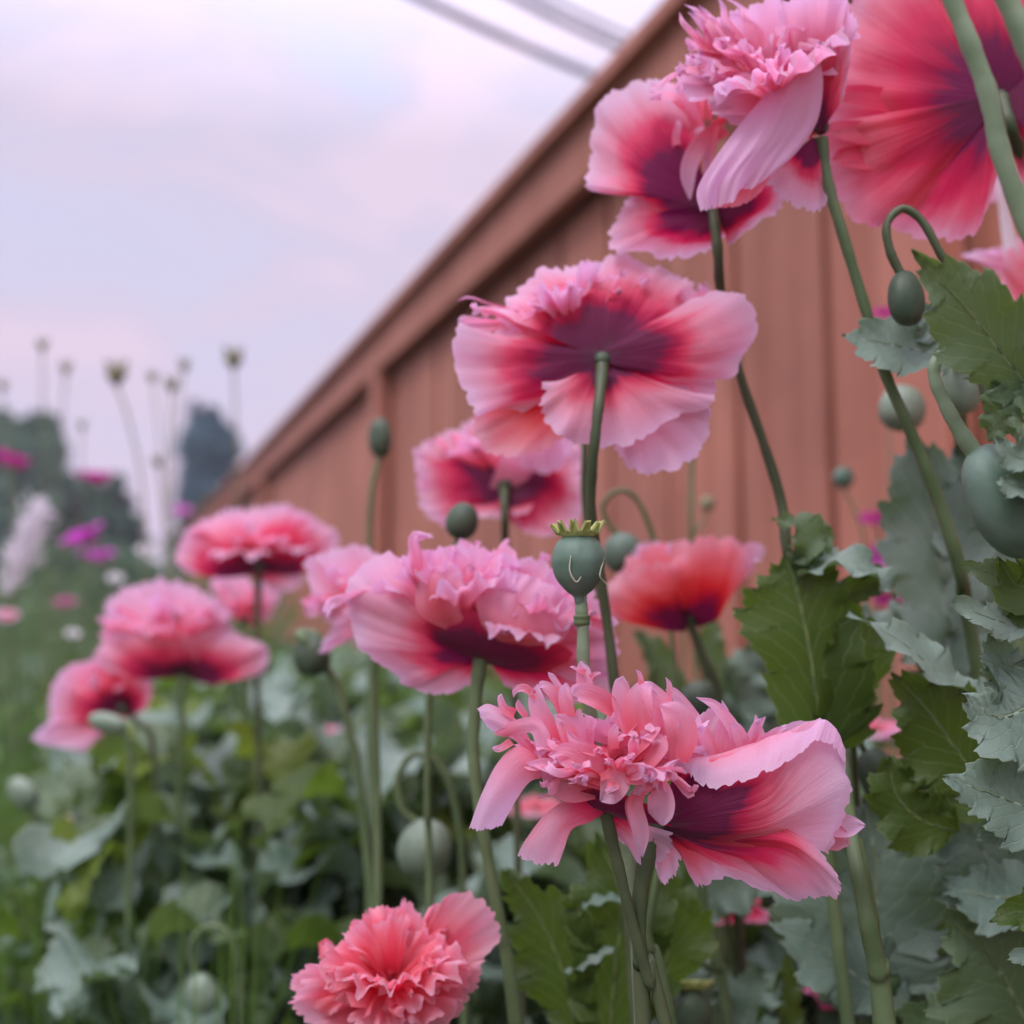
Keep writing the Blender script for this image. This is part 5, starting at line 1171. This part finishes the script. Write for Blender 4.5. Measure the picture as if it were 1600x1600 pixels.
def blades(name, N, region, hrange, wd, mat, seed, label, cat, lean=.25, curl=.4):
    rng = np.random.RandomState(seed); V = np.zeros((N, 7, 3)); Fq = []
    i = 0
    while i < N:
        y = rng.uniform(*region[2:]); x = rng.uniform(region[0], region[1]) * y
        if not inside(x, y) and y < 9: continue
        hgt = rng.uniform(*hrange); a = rng.uniform(0, 6.28); d = np.array([math.cos(a), math.sin(a), 0]); s_ = np.array([-d[1], d[0], 0])
        w = wd * (.6 + .8 * rng.rand()) * (1 + .15 * y)
        p = np.array([x, y, -.02]); l_ = lean * hgt * rng.rand()
        for q, (t, ww) in enumerate(((0, 1), (.4, .9), (.75, .6))):
            c = p + np.array([0, 0, hgt * t * (1 - curl * .12 * t)]) + d * l_ * t ** 2
            V[i, q * 2] = c - s_ * w * ww; V[i, q * 2 + 1] = c + s_ * w * ww
        V[i, 6] = p + np.array([0, 0, hgt * (1 - curl * .15)]) + d * l_ * 1.1
        b = i * 7; Fq += [(b, b + 1, b + 3, b + 2), (b + 2, b + 3, b + 5, b + 4), (b + 4, b + 5, b + 6)]
        i += 1
    mesh(name, V.reshape(-1, 3), Fq, M[mat], tag={'kind': 'stuff', 'label': label, 'category': cat})
blades('meadow_grass', 24000, (-.60, -.22, .8, 7), (.45, .80), .0017, 'grass_blade', 21, 'fine green meadow grass filling the left side', 'grass')
blades('tall_grass', 5000, (-.62, -.28, 2.0, 9), (.7, 1.02), .0016, 'feather_green', 22, 'taller feathery green stems at the back of the meadow', 'grass', lean=.4)

def feather(name, N, region, zr, mat, seed, label, size=(.02, .05)):
    rng = np.random.RandomState(seed); V = []; Fq = []
    for i in range(N):
        y = rng.uniform(*region[2:]); x = rng.uniform(region[0], region[1]) * y
        if not inside(x, y) and y < 9: continue
        z = rng.uniform(*zr) * (1 - .10 * math.sin(x * 5) - .1 * math.sin(y * 3 + x)); d = rng.normal(0, 1, 3); d /= np.linalg.norm(d)
        s_ = np.cross(d, rng.normal(0, 1, 3)); s_ /= np.linalg.norm(s_); L_ = rng.uniform(*size); b = len(V); c = np.array([x, y, z])
        V += [c - s_ * L_ * .12, c + s_ * L_ * .12, c + d * L_]; Fq.append((b, b + 1, b + 2))
    mesh(name, np.array(V), Fq, M[mat], tag={'kind': 'stuff', 'label': label, 'category': 'foliage'})
feather('meadow_foliage', 26000, (-.6, -.2, 2.2, 7), (.3, 1.08), 'feather_green', 23, 'feathery leaf haze of the meadow flowers at left')
feather('soft_undergrowth', 16000, (-.6, .0, 1.5, 5), (.1, .74), 'grass_blade', 24, 'fine soft leaves between the far poppies')

# dry seed heads against the sky
GD = 'seed heads standing against the sky'
for i, (x, y, r, D_, lb, px2) in enumerate([(66, 540, 9, 2.0, 'tall thin seed head, leftmost tall one against the sky', 68), (103, 576, 9, 2.1, 'faint seed head right beside the leftmost tall one', 92), (182, 586, 17, 1.7, 'largest round seed head on a leaning stem', 222),
                                      (365, 562, 15, 1.8, 'seed head alone nearest the fence', 370), (268, 602, 11, 1.9, 'branching seed head above the conifer, lower sprig', 262), (288, 572, 9, 1.95, 'branching seed head above the conifer, upper sprig', 268),
                                      (238, 590, 8, 2.0, 'small sprig between largest seed head and conifer', 256), (4, 604, 8, 2.0, 'seed head cut by the left edge', 20), (246, 722, 9, 1.9, 'low seed head left of the conifer', 262), (128, 665, 7, 2.1, 'tiny sprig above the dark tree', 124)]):
    h = plant((px2, 900), D_, lb, 'seed head', GD, 'dry_seedhead')
    stem([(x, y + r, 0), (x * .6 + px2 * .4, y + 60, 0), (px2, y + 170, 0), (px2 + 4, 900, 0)], [r * .16 + 1.2, r * .15 + 1.2], D_, h, M['dry_head'])
    hd = lathe((x, y, 0), (0, -1, 0), [(r * .2, -r), (r * .8, -r * .3), (r, r * .35), (r * .7, r * .6), (.1, r * .55)], D_, M['dry_head'], h, name='head', n=14, nseg=16)
    rg = np.random.RandomState(i)
    for k in range(7):
        a = k * .9 + i; dx = math.cos(a); dz = math.sin(a)
        ribbon([(x + dx * r * .4, y - r * .3, dz * r * .4), (x + dx * r * .9, y - r * .9, dz * r * .9), (x + dx * r * 1.2, y - r * 1.5, dz * r * 1.2)], [r * .35, r * .25, r * .08], D_, M['dry_head'], h, hd, name='bract', nu=5, nv=3)

# ------------------------------------------------------------------ trees beyond
def tree(name, px, top, halfw, D_, mat, label, seed, n, shape, leafs=.16, solid=False):
    rng = np.random.RandomState(seed)
    b = W((px, 1000, 0), D_); tp = W((px, top, 0), D_)
    H = float(tp[2]); R = halfw * D_ / F
    h = Root(name, (float(b[0]), float(b[1]), 0), label, 'tree', 'trees beyond the meadow')
    V, f, uv = tube([np.array([b[0], b[1], -.1]), np.array([b[0] + .1, b[1], H * .5]), np.array([b[0], b[1], H * .93])], [H * .03, H * .02, H * .006], 8)
    mesh('trunk', V, f, M['bark'], h, uv=uv)
    cl = []
    for i in range(110):
        t = rng.uniform(.12, 1); r = R * shape(t) * math.sqrt(rng.rand()) * rng.choice([.9, 1.0, 1.18]); a = rng.uniform(0, 6.28)
        cl.append((b[0] + r * math.cos(a), b[1] + r * math.sin(a), H * t, rng.uniform(.10, .22) * R * (.6 + shape(t))))
    Vs = []; Fq = []
    for i in range(n):
        cx, cy, cz, cr_ = cl[rng.randint(len(cl))]; q = rng.normal(0, 1, 3); q /= np.linalg.norm(q); q *= cr_ * rng.uniform(.5, 1.15); q[2] *= .8
        c = np.array([cx, cy, cz]) + q
        if solid:
            t = rng.uniform(.08, 1); r = R * shape(t) * math.sqrt(rng.uniform(.25, 1)) * (1 + .16 * math.sin(t * 40 + 3 * math.sin(cx * 9))); a = rng.uniform(0, 6.28)
            c = np.array([b[0] + r * math.cos(a), b[1] + r * math.sin(a), H * t])
        if c[2] > H: c[2] = H - abs(c[2] - H)
        d = rng.normal(0, 1, 3); d /= np.linalg.norm(d); s_ = np.cross(d, rng.normal(0, 1, 3)); s_ /= np.linalg.norm(s_); L_ = leafs * rng.uniform(.6, 1.3); k = len(Vs)
        Vs += [c - d * L_ * .5, c + s_ * L_ * .3, c + d * L_ * .5, c - s_ * L_ * .3]; Fq.append((k, k + 1, k + 2, k + 3))
    mesh('crown', np.array(Vs), Fq, M[mat], h)
tree('broadleaf_tree', 40, 640, 130, 22, 'tree_green', 'dark rounded tree at the left edge', 1, 24000, lambda t: min(1, 2.0 * (1 - t)) ** .75 + .02, .26)
tree('broadleaf_tree', 170, 740, 66, 21, 'tree_green', 'smaller tree right of the dark rounded one', 2, 14000, lambda t: min(1, 2.2 * (1 - t)) ** .7 + .02, .22)
tree('broadleaf_tree', -90, 620, 140, 24, 'tree_green', 'tree running out of the picture at left', 3, 16000, lambda t: math.sqrt(max(0, 1 - (2 * (t - .5)) ** 2)) + .05, .26)
tree('conifer_tree', 318, 630, 50, 24, 'conifer_blue', 'narrow blue-green conifer beside the fence end', 4, 34000, lambda t: min(1, (1 - t) * 9) ** .7 * (.78 + .10 * math.sin(t * 31) + .06 * math.sin(t * 77)), .24, True)
tree('conifer_tree', 292, 618, 16, 24, 'conifer_blue', 'slim conifer joined to the larger one', 5, 6000, lambda t: min(1, (1 - t) * 3.5) ** .6, .2, True)
for i, (px, tp_, hw, lb) in enumerate([(120, 850, 110, 'low dark bush under the rounded trees'), (-40, 850, 120, 'low bush at the extreme left horizon'), (330, 780, 60, 'low bush at the conifer foot'), (430, 820, 80, 'bush beyond the far end of the fence'), (225, 880, 50, 'smallest bush in the gap between trees')]):
    tree('bush', px, tp_, hw, 16 + i * .7, 'tree_green', lb, 10 + i, 6000, lambda t: math.sqrt(max(0, 1 - (2 * (t - .5)) ** 2)) * .9 + .2, .18)
